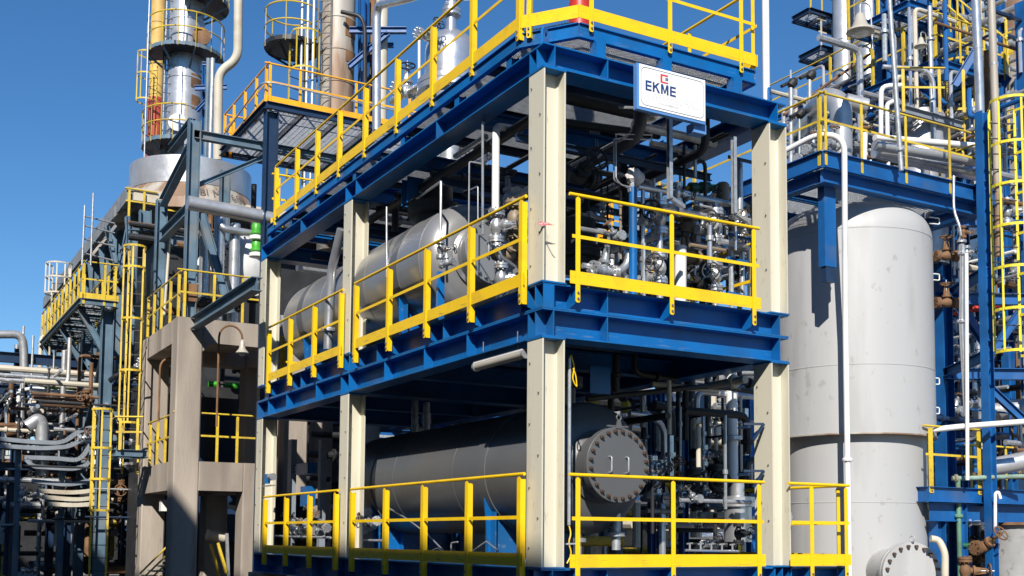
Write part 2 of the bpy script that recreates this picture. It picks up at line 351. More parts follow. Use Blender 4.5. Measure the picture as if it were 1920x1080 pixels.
def ring_chan(a, b_, z, name='edge_channel'):
    part(MB().bar((a[0], a[1], z), (b_[0], b_[1], z), .012, .16, (0, 0, 1)).bar((a[0], a[1], z+.085), (b_[0], b_[1], z+.085), .07, .012, (0, 0, 1)).bar((a[0], a[1], z-.085), (b_[0], b_[1], z-.085), .07, .012, (0, 0, 1)), name, BLUE, tp)
ring_chan((.09, .74), (.09, 10.9), ZP-.14); ring_chan((.55, .1), (3.32, .1), ZP-.14); ring_chan((.09, .74), (.55, .1), ZP-.14); ring_chan((3.32, .1), (3.32, 10.9), ZP-.14); ring_chan((.09, 10.9), (3.32, 10.9), ZP-.14)
for y in (1.7, 3.0, 4.3, 5.6, 6.9, 8.2, 9.5):
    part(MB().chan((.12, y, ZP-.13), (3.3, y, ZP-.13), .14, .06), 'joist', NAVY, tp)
for x in (.03, 3.5):
    for y in (.95, 2.4, 4.2, 6.15, 7.9, 9.4, 10.7): part(MB().ibeam((x+.12, y+.06, 6.157), (x+.12, y+.06, ZP-.232), .12, .12, .008, .01, (1, 0, 0)), 'stub_post', BLUE, tp)
for x in (.75, 1.75, 2.9): part(MB().box((x, .02, 6.157), (x+.14, .16, ZP-.23)), 'stub_post', BLUE, tp)
TPY = (.72, 1.97, 3.2, 4.46, 5.74, 6.9, 8.01, 9.12, 10.38)
guardrail((.05, .72), (.05, 10.38), [y-.72 for y in TPY], ZP, (-1, 0), 'long yellow guardrail along the left edge of the roof platform', toe=.16, drop=.14, ext=.05, sw=.08)
c0, c1 = V((.07, .66, 0)), V((.52, .06, 0)); dd = (c1-c0).normalized()
guardrail(c0, c1, [.1], ZP, (-dd.y*-1 if False else dd.y, -dd.x), 'short slanted yellow guardrail across the cut corner of the roof platform', toe=.16, drop=.14, ext=.0)
guardrail((.56, .05), (3.28, .05), [.14, 1.33, 2.5], ZP, (0, -1), 'yellow guardrail along the front of the roof platform above the white sign', toe=.16, drop=.14, ext=.04)
guardrail((3.36, .1), (3.36, 6.5), [.06, 1.4, 2.8, 4.2, 5.6], ZP, (1, 0), 'yellow guardrail along the far right side of the roof platform', toe=.16, drop=.14, ext=.04)
guardrail((.2, 10.95), (3.2, 10.95), [.1, 1.5, 2.9], ZP, (0, 1), 'yellow guardrail across the rear end of the roof platform', toe=.16, drop=.14, ext=.04)

# module guardrails
guardrail((-.1, .35), (-.1, 5.62), [0, 1.32, 2.64, 3.95, 5.27], 3.30, (-1, 0), 'long yellow guardrail in front of the upper vessel on the left face', drop=.215, brk=.24, sw=.08)
guardrail((-.1, 6.27), (-.1, 10.12), [0, 1.28, 2.57, 3.85], 3.30, (-1, 0), 'short yellow guardrail at the far left bay of the upper storey', drop=.215, brk=.24, sw=.08)
guardrail((-.1, .35), (-.1, 5.62), [0, 1.32, 2.64, 3.95, 5.27], .02, (-1, 0), 'long yellow guardrail in front of the lower vessel on the left face', drop=.215, brk=.24, sw=.08)
guardrail((-.1, 6.33), (-.1, 10.1), [0, 1.26, 2.52, 3.77], .02, (-1, 0), 'short yellow guardrail at the far left bay of the lower storey', drop=.215, brk=.24, sw=.08)
guardrail((.39, -.1), (3.16, -.1), [.03, 1.4, 2.72], 3.30, (0, -1), 'yellow guardrail on the right face of the upper storey, before the valves', drop=.215, brk=.26)
guardrail((.4, -.1), (3.2, -.1), [.03, 1.4, 2.76], .01, (0, -1), 'yellow guardrail on the right face of the lower storey, before the bolted cover', drop=.215, brk=.26)
guardrail((3.76, -.1), (4.7, -.1), [.3, .92], .01, (0, -1), 'short yellow guardrail in front of the tall pale tank', drop=.215, brk=.26)
guardrail((4.74, .0), (4.74, 2.2), [.1, 1.1, 2.1], .01, (1, 0), 'yellow guardrail running back beside the tall pale tank', drop=.1)
guardrail((3.7, .5), (3.7, 5.9), [.1, 1.4, 2.7, 4.0, 5.3], 3.30, (1, 0), 'yellow guardrail at the rear side of the upper storey, behind the valves', drop=.1)
guardrail((.4, 11.05), (3.4, 11.05), [.1, 1.4, 2.9], 3.30, (0, 1), 'yellow guardrail closing the far end of the upper storey', drop=.1)
# ------------------------------------------------------------------ sign
sg = thing('sign_board', 'white company sign with blue letters hung on the blue beam', 'sign', (1.7, -.2, 5.52))
SX0, SX1, SZ0, SZ1, SY = 1.18, 2.235, 5.515, 6.085, -.215
part(MB().box((SX0, SY+.002, SZ0), (SX1, SY+.07, SZ1)), 'panel_box', SBLUE, sg)
face = part(MB().box((SX0+.035, SY-.006, SZ0+.035), (SX1-.012, SY+.001, SZ1-.008)), 'sign_face', SIGNF, sg)
def rrect(x0, x1, z0, z1, r): 
    p = []
    for cx, cz, a0 in ((x1-r, z1-r, 0), (x0+r, z1-r, 90), (x0+r, z0+r, 180), (x1-r, z0+r, 270)):
        for k in range(6): a = R(a0+k*18); p.append((cx+r*math.cos(a), cz+r*math.sin(a)))
    return p
po_, pi_ = rrect(1.235, 2.2, 5.575, 6.05, .07), rrect(1.24, 2.195, 5.58, 6.045, .066); nn = len(po_)
part(MB().add([(x, SY-.009, z) for x, z in po_+pi_], [(i, (i+1) % nn, nn+(i+1) % nn, nn+i) for i in range(nn)]), 'border_line', DRK, face)
def text(s_, x, z, size, m, bold=0., y=SY-.0085, sx=1., name='lettering', par=None):
    cu = bpy.data.curves.new('t', 'FONT'); cu.body = s_; cu.size = size; cu.offset = bold; cu.fill_mode = 'FRONT'; cu.space_character = 1.02
    to = bpy.data.objects.new('t', cu); col.objects.link(to); dg = bpy.context.evaluated_depsgraph_get()
    me = bpy.data.meshes.new_from_object(to.evaluated_get(dg)); bpy.data.objects.remove(to); me.materials.clear(); me.materials.append(m)
    me.transform(M(((sx, 0, 0, x), (0, 0, 0, y), (0, 1, 0, z), (0, 0, 0, 1)))); return link(me, name, par if par is not None else face)
def blk(pts, m, name): return part(MB().add([(x, SY-.0088, z) for x, z in pts], [tuple(range(len(pts)))]), name, m, face)
# EKME in block letters
def letter(ch, x, z, w_, h, t):
    Q = []
    if ch == 'E': Q = [[(0, 0), (t, 0), (t, h), (0, h)]]+[[(t, a), (w_, a), (w_, a+t*.85), (t, a+t*.85)] for a in (0, h/2-t*.42, h-t*.85)]
    if ch == 'K': Q = [[(0, 0), (t, 0), (t, h), (0, h)], [(t, h*.36), (t, h*.36+t*1.35), (w_-t*1.1, h), (w_, h)], [(t+(w_-t)*.2, h*.52), (t+(w_-t)*.42, h*.66), (w_+t*.25, 0), (w_-t*.95, 0)]]
    if ch == 'M': Q = [[(0, 0), (t, 0), (t, h), (0, h)], [(w_-t, 0), (w_, 0), (w_, h), (w_-t, h)], [(t*.3, h), (t*1.25, h), (w_/2+t*.3, h*.1), (w_/2-t*.3, h*.1)], [(w_-t*.3, h), (w_-t*1.25, h), (w_/2-t*.3, h*.1), (w_/2+t*.3, h*.1)]]
    mb = MB()
    for i, q in enumerate(Q): mb.add([(x+a, SY-.0086-.0002*i, z+c) for a, c in q], [tuple(range(len(q)))])
    part(mb, 'letter', INK, face)
for ch, x, w_ in (('E', 1.303, .09), ('K', 1.41, .105), ('M', 1.535, .115), ('E', 1.672, .09)): letter(ch, x, 5.765, w_, .125, .027)
mb = MB()
for i, q in enumerate((((1.527, 5.905), (1.557, 5.905), (1.557, 6.015), (1.527, 6.015)), ((1.557, 5.905), (1.645, 5.905), (1.645, 5.925), (1.557, 5.925)), ((1.557, 5.995), (1.645, 5.995), (1.645, 6.015), (1.557, 6.015)))):
    mb.add([(a, SY-.0086-.0002*i, c) for a, c in q], [(0, 1, 2, 3)])
part(mb, 'logo', RINK, face)
mb = MB()
for i, q in enumerate(((1.6, 1.645, 5.943, 5.951), (1.6, 1.64, 5.958, 5.965), (1.6, 1.645, 5.972, 5.98), (1.637, 1.646, 5.951, 5.972))):
    mb.add([(q[0], SY-.0087-.0002*i, q[2]), (q[1], SY-.0087-.0002*i, q[2]), (q[1], SY-.0087-.0002*i, q[3]), (q[0], SY-.0087-.0002*i, q[3])], [(0, 1, 2, 3)])
part(mb, 'logo', INK, face)
rg = random.Random(4)
for x0, x1, z in ((1.78, 2.165, 5.752), (1.42, 2.03, 5.732), (1.41, 2.04, 5.702), (1.3, 2.13, 5.67)):       # small print, illegible in the photo
    mb = MB(); x = x0
    while x < x1:
        w_ = rg.uniform(.006, .014); hh = .012 if z > 5.72 else .017
        if rg.random() > .16: mb.add([(x, SY-.0087, z), (x+w_*.6, SY-.0087, z), (x+w_*.6, SY-.0087, z+hh), (x, SY-.0087, z+hh)], [(0, 1, 2, 3)])
        x += w_+.006
    o = part(mb, 'small_print', GINK, face); o['kind'] = 'stuff'
text('e-mail: ekme@ekme.gr', 1.5, 5.63, .032, GINK)
for x in (1.4, 1.86): part(MB().bar((x, SY+.07, 5.58), (x-.12, .3, 5.72), .04, .03, (0, 0, 1)), 'bracket', GALV, sg)
part(MB().box((2.1, SY+.07, 5.42), (2.3, .0, 5.54)), 'corner_bracket', SBLUE, sg)
# ------------------------------------------------------------------ pipes, valves, vessels: kit
def flange(c, d, r, m, parent, t=.035, bolts=8, gap=True):
    c = V(c); d = V(d).normalized(); mb = MB()
    mb.lathe(c-d*t, d, [(r*.6, -.02), (r, 0), (r, t*.9), (r*.97, t*.92), (r*.97, t*1.08), (r, t*1.1), (r, t*2), (r*.6, t*2+.02)], 18)
    sd, up = perp(d)
    for k in range(bolts):
        a = 2*math.pi*k/bolts; q = c+(sd*math.cos(a)+up*math.sin(a))*r*.8; mb.cyl(q-d*(t*1.7), q+d*(t*1.7), .012 if r > .09 else .008, n=5)
    return part(mb, 'flange', m, parent)
def pipe(label, pts, r, m=SIL, fl=(), cat='pipe', name='pipe', group=None, bend=None, n=12, fm=None, fr=1.75, seg=4, straps=()):
    pts = [V(p) for p in pts]; path = rnd(pts, bend if bend is not None else 3*r, seg)
    t = thing(name, label, cat, pts[0], group)
    part(MB().tube(path, r, n), 'pipe_run', m, t)
    for i, k in fl:
        flange(lerp(pts[i], pts[i+1], k), pts[i+1]-pts[i], r*fr, fm or m, t, t=max(.018, r*.28))
    for i, k in straps:
        c = lerp(pts[i], pts[i+1], k); d = (pts[i+1]-pts[i]).normalized(); part(MB().lathe(c-d*.02, d, [(r*1.04, 0), (r*1.04, .04)], 14), 'strap', GALV, t)
    return t
def valve_proto(mb_m, wheel_m, stem_m=GALV):
    P = Proto()
    P.add(MB().lathe((-.17, 0, 0), (1, 0, 0), [(.05, 0), (.055, .06), (.085, .11), (.095, .17), (.085, .23), (.055, .28), (.05, .34)], 16), 'body', mb_m)
    for s_ in (-1, 1):
        f = MB().lathe((s_*.17, 0, 0), (s_, 0, 0), [(.06, -.03), (.115, -.025), (.115, .012), (.105, .014), (.105, .02), (.115, .022), (.115, .055), (.06, .06)], 16)
        for k in range(8):
            a = 2*math.pi*(k+.5)/8; f.cyl((s_*.12, .092*math.cos(a), .092*math.sin(a)), (s_*.25, .092*math.cos(a), .092*math.sin(a)), .011, n=5)
        P.add(f, 'flange', mb_m)
    P.add(MB().lathe((0, 0, .05), (0, 0, 1), [(.06, 0), (.055, .06), (.09, .065), (.09, .105), (.05, .11), (.035, .2)], 14), 'bonnet', mb_m)
    P.add(MB().bar((-.05, 0, .15), (-.03, 0, .34), .02, .03).bar((.05, 0, .15), (.03, 0, .34), .02, .03).lathe((0, 0, .33), (0, 0, 1), [(.04, 0), (.04, .03)], 10), 'yoke', mb_m)
    P.add(MB().cyl((0, 0, .2), (0, 0, .47), .011, n=8), 'stem', stem_m)
    h = MB().torus((0, 0, .39), (0, 0, 1), .12, .012, 20, 6).lathe((0, 0, .375), (0, 0, 1), [(.024, 0), (.024, .03)], 8)
    for k in range(5): a = 2*math.pi*k/5; h.bar((0, 0, .39), (.118*math.cos(a), .118*math.sin(a), .39), .014, .01)
    P.add(h, 'handwheel', wheel_m)
    return P
VS = valve_proto(SIL, DRK); VB = valve_proto(BRN, BRN); VD = valve_proto(DRK, BLK); VG = valve_proto(GALV, RUSTM); VR = valve_proto(RUSTM, RUSTM)
def vessel(name, label, xc, zc, r, y0, y1, rc, m, ycov, nb=24, bm=RBOLT):
    t = thing(name, label, 'pressure vessel', (xc, (y0+y1)/2, zc-r))
    hl = r*.5; prof = []                                       # along +Y from the cover
    prof += [(rc*.86, ycov+.1), (rc*.86, y0-hl*.75)]
    for k in range(1, 9): a = k/8*math.pi/2; prof.append((max(rc*.87, r*math.sin(a)), y0-hl*math.cos(a)))
    prof = sorted(set(prof), key=lambda q: q[1])
    prof += [(r, y0), (r, y1)]
    for k in range(1, 10): a = k/9*math.pi/2; prof.append((r*math.cos(a), y1+hl*math.sin(a)))
    sh = part(MB().lathe((xc, 0, zc), (0, 1, 0), prof, 64), 'shell', m, t)
    for y in (y0, y0+(y1-y0)*.34, y0+(y1-y0)*.67, y1):
        part(MB().lathe((xc, y-.012, zc), (0, 1, 0), [(r-.002, 0), (r+.004, .006), (r+.004, .016), (r-.002, .024)], 64), 'weld_seam', m, sh)
    fl_ = part(MB().lathe((xc, ycov, zc), (0, 1, 0), [(rc*.86, .05), (rc, .062), (rc, .13), (rc*.88, .17), (rc*.84, .19)], 48), 'flange', m, t)
    cv = part(MB().lathe((xc, ycov, zc), (0, 1, 0), [(0, 0), (rc*.7, 0), (rc*.985, .004), (rc, .012), (rc, .056)], 48), 'cover', m, t)
    stud = MB().cyl((0, 0, -.1), (0, 0, .05), .013, n=8).lathe((0, 0, -.002), (0, 0, 1), [(.027, 0), (.027, .026), (.022, .03)], 6).mesh('stud_bolt', bm)
    for k in range(nb):
        a = 2*math.pi*(k+.5)/nb; link(stud, 'stud_bolt', cv, M.Translation((xc+rc*.885*math.cos(a), ycov, zc+rc*.885*math.sin(a))) @ M.Rotation(R(90), 4, 'X'))
    for s_ in (-.13, .13):
        q = V((xc+s_-.02, ycov, zc)); part(MB().tube(rnd([q+V((0, .005, .1)), q+V((0, -.06, .1)), q+V((0, -.06, -.1)), q+V((0, .005, -.1))], .03), .011, 8), 'handle', GALV, cv)
    lugp = MB().plate([(xc-.05, ycov-.01, zc+rc-.02), (xc+.05, ycov-.01, zc+rc-.02), (xc+.02, ycov-.01, zc+rc+.09), (xc-.02, ycov-.01, zc+rc+.09)], (0, .02, 0)).torus((xc, ycov, zc+rc+.12), (0, 1, 0), .035, .009, 14, 6).bar((xc-.16, ycov+.03, zc+rc+.01), (xc+.16, ycov+.03, zc+rc+.01), .03, .02)
    part(lugp, 'lifting_eye', m, cv)
    return t, sh
def saddle(t, xc, zc, r, y, zf):
    w_ = r*.82; mb = MB(); pts = [(xc-w_, y, zf), (xc+w_, y, zf)]
    arc = [(xc+(r+.012)*math.cos(a), y, zc+(r+.012)*math.sin(a)) for a in [R(-25-k*13) for k in range(11)]]
    mb.plate(pts+arc, (0, .02, 0))
    for x in (xc-w_+.03, xc-w_*.35, xc+w_*.35, xc+w_-.03):
        zt = zc-math.sqrt(max(.001, (r+.02)**2-(x-xc)**2)); mb.box((x-.01, y-.13, zf+.021), (x+.01, y-.001, zt)); mb.box((x-.01, y+.021, zf+.021), (x+.01, y+.15, zt))
    mb.box((xc-w_-.05, y-.16, zf), (xc+w_+.05, y+.18, zf+.02))
    part(mb, 'saddle', BLUE, t)
    part(MB().lathe((xc, y-.14, zc), (0, 1, 0), [(r+.002, 0), (r+.011, .004), (r+.011, .3), (r+.002, .304)], 64), 'wear_plate', GREY, t)

XL, ZL, RL = 1.62, 1.283, .875
lv, lsh = vessel('horizontal_vessel', 'dark grey horizontal vessel with bolted round cover on the lower floor', XL, ZL, RL, 1.55, 8.1, .485, GREY, .79)
for y in (2.9, 7.0): saddle(lv, XL, ZL, RL, y, .0)
XU, ZU, RU = .98, 4.43, .86
uv, ush = vessel('horizontal_vessel', 'grey horizontal vessel with bright highlight on the upper floor', XU, ZU, RU, 3.7, 9.85, .49, LGREY, 2.92, bm=BOLT)
for y in (4.6, 8.9): saddle(uv, XU, ZU, RU, y, 3.30)
# nozzles
nz = MB().lathe((XU, 5.0, 5.2), (0, 0, 1), [(.3, 0), (.3, .22), (.42, .24), (.42, .32), (.41, .325), (.41, .335), (.42, .34), (.42, .42), (.3, .44), (.3, .72)], 36)
nzp = part(nz, 'nozzle', GREY, uv)
for k in range(20):
    a = 2*math.pi*k/20; link(bolt_me, 'bolt', nzp, M.Translation((XU+.365*math.cos(a), 5.0+.365*math.sin(a), 5.42+.12)) @ M.Rotation(math.pi, 4, 'X') @ M.Scale(1.6, 4))
part(MB().lathe((XL, 2.1, 2.06), (0, 0, 1), [(.16, 0), (.16, .35), (.26, .36), (.26, .42), (.25, .425), (.25, .435), (.26, .44), (.26, .5), (.16, .51), (.16, .68)], 28), 'nozzle', GREY, lv)
part(MB().lathe((XL+.35, 1.35, .6), (0, 0, -1), [(.06, -.2), (.06, .16), (.12, .17), (.12, .22), (.06, .23), (.06, .4)], 16), 'drain_nozzle', GALV, lv)
part(MB().lathe((XL-.1, 1.6, .42), (0, 0, -1), [(.06, -.2), (.06, .06), (.12, .07), (.12, .12), (.06, .13), (.06, .3)], 16), 'drain_nozzle', GALV, lv)
# spare level bridle piping and lagged lines on the left of the upper vessel
sp = [ax(640, 430, .03), ax(622, 505, .03), ax(618, 560, .03), ax(615, 655, .03)]
pipe('fat silver pipe bent at the top, standing before the far end of the upper vessel', sp, .075, SIL, [(2, .62)], bend=.1, n=16, fm=GALV)
pipe('slim bright rod pipe hanging left of the upper vessel highlight', [ax(725, 388, .12), ax(725, 520, .12)], .017, SIL)
def thin(label, pts, r=.015, m=SIL, **k): return pipe(label, pts, r, m, bend=.03, n=8, **k)
q = lambda x, y, c=.12: ax(x, y, c)
thin('thin silver pipe with a bent top ending in the valve on the upper vessel side', [q(782, 372, .5), q(827, 340), q(826, 455)], .019)
thin('thin instrument line with square bends beside the upper vessel nozzle', [q(913, 275, .6), q(914, 309, .3), q(880, 303), q(879, 420)], .011)
thin('second thin instrument line just right of the square-bent one', [q(881, 356), q(896, 349), q(896, 415)], .009)
thin('long thin silver riser left of the fat white riser on the left face', [q(915, 232, .7), q(905, 228), q(905, 440)], .017)
pipe('fat white riser with an elbow under the roof, left of the near column', [q(975, 243, .9), q(930, 237, .25), q(929, 398, .25)], .05, WHT, bend=.12, n=14)
# valve set on the bright riser near the corner
vl = q(931, 425, .25); VS.place('gate_valve', 'upper of two silver valves on the riser beside the near cream column', 'valve', vl, (0, 0, 1), (.5, -.85, 0), .95, 'silver valves on the near risers')
pipe('silver riser dropping between the valves beside the near cream column', [q(930, 396, .25), q(931, 440, .25), q(933, 480, .25), q(962, 500, .6)], .042, SIL, [(1, .5)], fm=GALV)
VB.place('gate_valve', 'brown flanged valve beside the silver riser at the near column', 'valve', q(965, 412, .5), (0, 0, 1), (.4, -.9, 0), 1.1)
VB.place('gate_valve', 'lower brown flanged valve behind the guardrail at the near column', 'valve', q(952, 478, .5), (1, .1, 0), (0, -.8, .6), .9)
VS.place('gate_valve', 'lower of two silver valves on the riser beside the near cream column', 'valve', q(940, 522, .3), (0, 0, 1), (.8, -.6, 0), .85, 'silver valves on the near risers')
pipe('silver pipe end dropping to the floor beside the near column', [q(936, 500, .3), q(936, 590, .3)], .04, SIL)
VS.place('gate_valve', 'silver valve with dark flanges under the roof beams near the corner', 'valve', q(955, 372, .9), (.2, -1, .15), (0, 0, 1), .9)
pipe('grey pipe reaching the valve under the roof beams near the corner', [q(930, 390, .9), q(1010, 345, .9)], .05, GALV, [(0, .3)])
# instrument on the shell side
VS.place('gate_valve', 'small silver valve standing against the bright shell of the upper vessel', 'valve', q(826, 468, .02), (0, 0, 1), (.7, -.7, 0), .55)
VG.place('gate_valve', 'small grey valve turned sideways below the shell-side valve', 'valve', q(838, 493, .02), (.4, -.9, .1), (0, 0, 1), .5)
bs = thing('support_post', 'blue steel support post below the shell-side valve of the upper vessel', 'post', q(826, 585, .06)); part(MB().bar(q(826, 510, .06), (q(826, 510, .06).x, q(826, 510, .06).y, 3.3), .1, .06, (0, -1, 0)), 'post_bar', BLUE, bs)
# luminaire under the floor beam
lp = thing('strip_light', 'white strip light hung under the blue floor beam left of the near column', 'lamp', (.1, 1, 2.55))
a, b2 = ax(893, 688, .1), ax(985, 660, .1); b2.z = a.z
part(MB().tube([a, b2], .055, 12), 'lamp_body', LAMPG, lp); part(MB().bar(a+V((0, 0, .05)), b2+V((0, 0, .05)), .09, .03, (0, 0, 1)), 'reflector', WHT, lp)
for p in (a, b2): part(MB().cyl(p+V((0, -.02, 0)), p+V((0, .02, 0)), .062, n=12), 'end_cap', GALV, lp)
for k in (.15, .85): part(MB().cyl(lerp(a, b2, k)+V((0, 0, .06)), lerp(a, b2, k)+V((0, 0, .3)), .006, n=5), 'hanger', GALV, lp)

# ------------------------------------------------------------------ upper storey, right bay
Y1 = 1.1
p = lambda x, y, c=Y1: ay(x, y, c)
def fz(v, z): v = V(v); v.z = z; return v
pipe('bright blue vertical pipe post behind the upper right guardrail', [fz(p(1187, 545, .8), 3.3), p(1187, 352, .8)], .055, BLUE, n=14)
bagp = p(1186, 335, .8); bg_ = thing('wrapped_instrument', 'instrument wrapped in crumpled plastic on top of the blue pipe post', 'instrument', bagp)
bm_ = MB(); rr_ = random.Random(9)
for i in range(9):
    for k in range(14):
        th = math.pi*i/8; ph = 2*math.pi*k/14; rad = .115*(1+rr_.uniform(-.16, .16))
        bm_.v.append(tuple(bagp+V((rad*1.15*math.sin(th)*math.cos(ph)+.03, rad*.8*math.sin(th)*math.sin(ph), rad*math.cos(th)+.03))))
for i in range(8):
    for k in range(14): a_ = i*14+k; b_ = i*14+(k+1) % 14; bm_.f.append((a_, b_, b_+14, a_+14))
part(bm_, 'plastic_cover', BAG, bg_); part(MB().cyl(bagp+V((0, 0, -.2)), bagp+V((0, 0, -.05)), .04, n=10).bar(bagp+V((-.06, 0, -.16)), bagp+V((.08, 0, -.13)), .05, .05), 'instrument_stem', GALV, bg_)
thin('outer of two thin bent instrument tubes above the wrapped instrument', [p(1222, 262, .9), p(1222, 253, .7), p(1155, 251, .8), p(1155, 335, .8), p(1165, 347, .8), p(1180, 350, .8)], .009)
thin('inner of two thin bent instrument tubes above the wrapped instrument', [p(1222, 252, 1.0), p(1222, 262, .75), p(1151, 260, .85), p(1151, 338, .85), p(1178, 353, .85)], .009)
pipe('silver header pipe with tees running along behind the upper right guardrail', [p(1195, 350), p(1258, 362), p(1420, 392)], .045, SIL, [(1, .17), (1, .72), (1, .8)], n=14, fm=GALV)
for px, nm in ((1237, 'left'), (1341, 'right')):
    top = p(px, 360 if px < 1300 else 376); bot = fz(p(px, 545), 3.3)
    pipe(f'{nm} of the two silver risers dropping from the header behind the guardrail', [top, bot], .045, SIL, [(0, .12)], n=14, fm=GALV)
    VS.place('gate_valve', f'upper silver valve on the {nm} riser of the upper storey', 'valve', p(px, 408 if px < 1300 else 424), (0, 0, 1), (-.8, -.6, 0), 1.05, 'valves on the upper storey risers')
    VS.place('gate_valve', f'lower silver valve on the {nm} riser of the upper storey', 'valve', p(px, 503 if px < 1300 else 518), (0, 0, 1), (-.75, -.65, 0), .95, 'valves on the upper storey risers')
    VG.place('gate_valve', f'small drain valve left of the {nm} riser of the upper storey', 'valve', p(px-27, 418 if px < 1300 else 432), (-.9, -.4, 0), (0, -.3, 1), .5, 'valves on the upper storey risers')
# control valve
cv = p(1290, 470, 1.3); ct = thing('control_valve', 'brown control valve with mushroom actuator behind the upper right guardrail', 'valve', cv)
part(MB().lathe(cv+V((0, 0, .42)), (0, 0, 1), [(.05, 0), (.2, .03), (.225, .05), (.225, .075), (.2, .1), (.09, .13), (.05, .14)], 24), 'actuator', BRN, ct)
part(MB().lathe(cv+V((0, 0, .26)), (0, 0, 1), [(.09, 0), (.1, .02), (.1, .12), (.06, .16)], 16), 'spring_case', BRN, ct)
part(MB().bar(cv+V((-.08, 0, .02)), cv+V((-.08, 0, .28)), .03, .05).bar(cv+V((.08, 0, .02)), cv+V((.08, 0, .28)), .03, .05).cyl(cv, cv+V((0, 0, .3)), .02, n=8), 'yoke', BRN, ct)
part(MB().lathe(cv+V((-.18, 0, -.08)), (1, 0, 0), [(.11, 0), (.11, .05), (.07, .06), (.1, .18), (.07, .3), (.11, .31), (.11, .36)], 18), 'valve_body', BRN, ct)
part(MB().box(cv+V((.04, -.14, .1)), cv+V((.12, -.05, .22))), 'positioner', GALV, ct)
pipe('fat white pipe stub standing below the brown control valve', [fz(p(1275, 545, 1.2), 3.3), p(1276, 462, 1.2)], .085, WHT, n=16)
pipe('grey slanting pipe behind the left upper riser', [p(1140, 470, 2.2), p(1262, 432, 2.2)], .06, GALV)
gr_ = p(1312, 352, 1.6); ga = thing('valve_actuator', 'green valve actuator with red tip above the header pipe', 'actuator', gr_)
part(MB().lathe(gr_+V((-.2, 0, -.03)), (1, 0, .16), [(.05, 0), (.075, .02), (.075, .14), (.045, .16), (.06, .2), (.085, .22), (.085, .36), (.05, .4)], 16), 'actuator_body', DGRN, ga); part(MB().cyl(gr_+V((.2, 0, .03)), gr_+V((.3, 0, .05)), .05, n=12), 'end_cap', GRN, ga); part(MB().cyl(gr_+V((-.26, 0, -.05)), gr_+V((-.2, 0, -.03)), .03, n=10), 'plug', ORA, ga)
bx = p(1355, 362, 1.5); bt = thing('instrument_can', 'brown instrument can beside the green actuator', 'instrument', bx); part(MB().lathe(bx+V((0, 0, -.12)), (0, 0, 1), [(.1, 0), (.1, .24), (.07, .27)], 18), 'can', BRN, bt); part(MB().cyl(bx+V((0, 0, -.2)), bx+V((0, 0, -.12)), .05, n=12), 'neck', BRN, bt)
VS.place('gate_valve', 'silver valve under the header pipe behind the strut channel', 'valve', p(1270, 362, 1.0), (0, 0, 1), (1, -.3, .1), .6)
VS.place('gate_valve', 'cluster valve right of the brown control valve', 'valve', p(1325, 392, 1.5), (1, 0, .1), (0, -.7, .7), .8)
VB.place('gate_valve', 'brown round valve at the right end of the header pipe', 'valve', p(1392, 388, 1.1), (1, 0, -.1), (0, -.6, -.8), .85)
VS.place('gate_valve', 'silver handwheel valve by the right cream column of the upper storey', 'valve', p(1388, 428, 1.0), (.3, 0, 1), (-.7, -.7, 0), .9)
# strut channels and right-hand cluster
for px, y0, y1, nm in ((1258, 222, 372, 'left'), (1378, 258, 400, 'right')):
    a, b2 = p(px, y0, .25), p(px, y1, .25); b2 = fz(a, b2.z); t = thing('strut_channel', f'{nm} galvanised strut channel hanging behind the sign', 'strut', b2)
    part(MB().chan(a, b2, .065, .05, .006, (0, -1, 0)), 'strut', GALV, t); part(MB().bar(b2, b2+V((.32, .15, -.02)), .05, .05, (0, 0, 1)), 'foot', GALV, t)
for i, (px, y0, y1, r_, m_) in enumerate(((1386, 300, 400, .05, SIL), (1391, 470, 560, .04, SIL), (1403, 440, 565, .025, SIL), (1411, 430, 570, .02, WHT))):
    pipe(('short bright riser right of the right strut channel', 'silver riser foot near the right cream column', 'slim silver pipe hugging the right cream column', 'thinnest white pipe hugging the right cream column')[i], [p(px, y0, .9), fz(p(px, y0, .9), p(px, y1, .9).z)], r_, m_)
for i, (py_) in enumerate((290, 435, 480, 545)):
    a, b2 = p(1365, py_+4, .75), p(1425, py_+18, .75); t = thing('bracket_angle', ('topmost', 'second', 'third', 'lowest')[i]+' blue bracket angle beside the right cream column', 'bracket', a); part(MB().angle(a, b2, .05, .008), 'angle_bar', BLUE if i else NAVY, t); part(MB().box(b2+V((-.04, -.02, -.07)), b2+V((.06, .02, .07))), 'end_lug', BLUE, t)
for i, (px, w_) in enumerate(((1250, .1), (1325, .16), (1420, .1))):
    t = thing('blue_post', ('slim blue steel post behind the left riser', 'wide blue steel post behind the right riser', 'blue steel post tucked behind the right column')[i], 'post', fz(p(px, 540, 1.9), 3.3)); part(MB().ibeam(fz(p(px, 540, 1.9), 3.3), p(px, 470 if i < 2 else 400, 1.9), w_, w_, .008, .01, (1, 0, 0)), 'post_bar', BLUE, t)
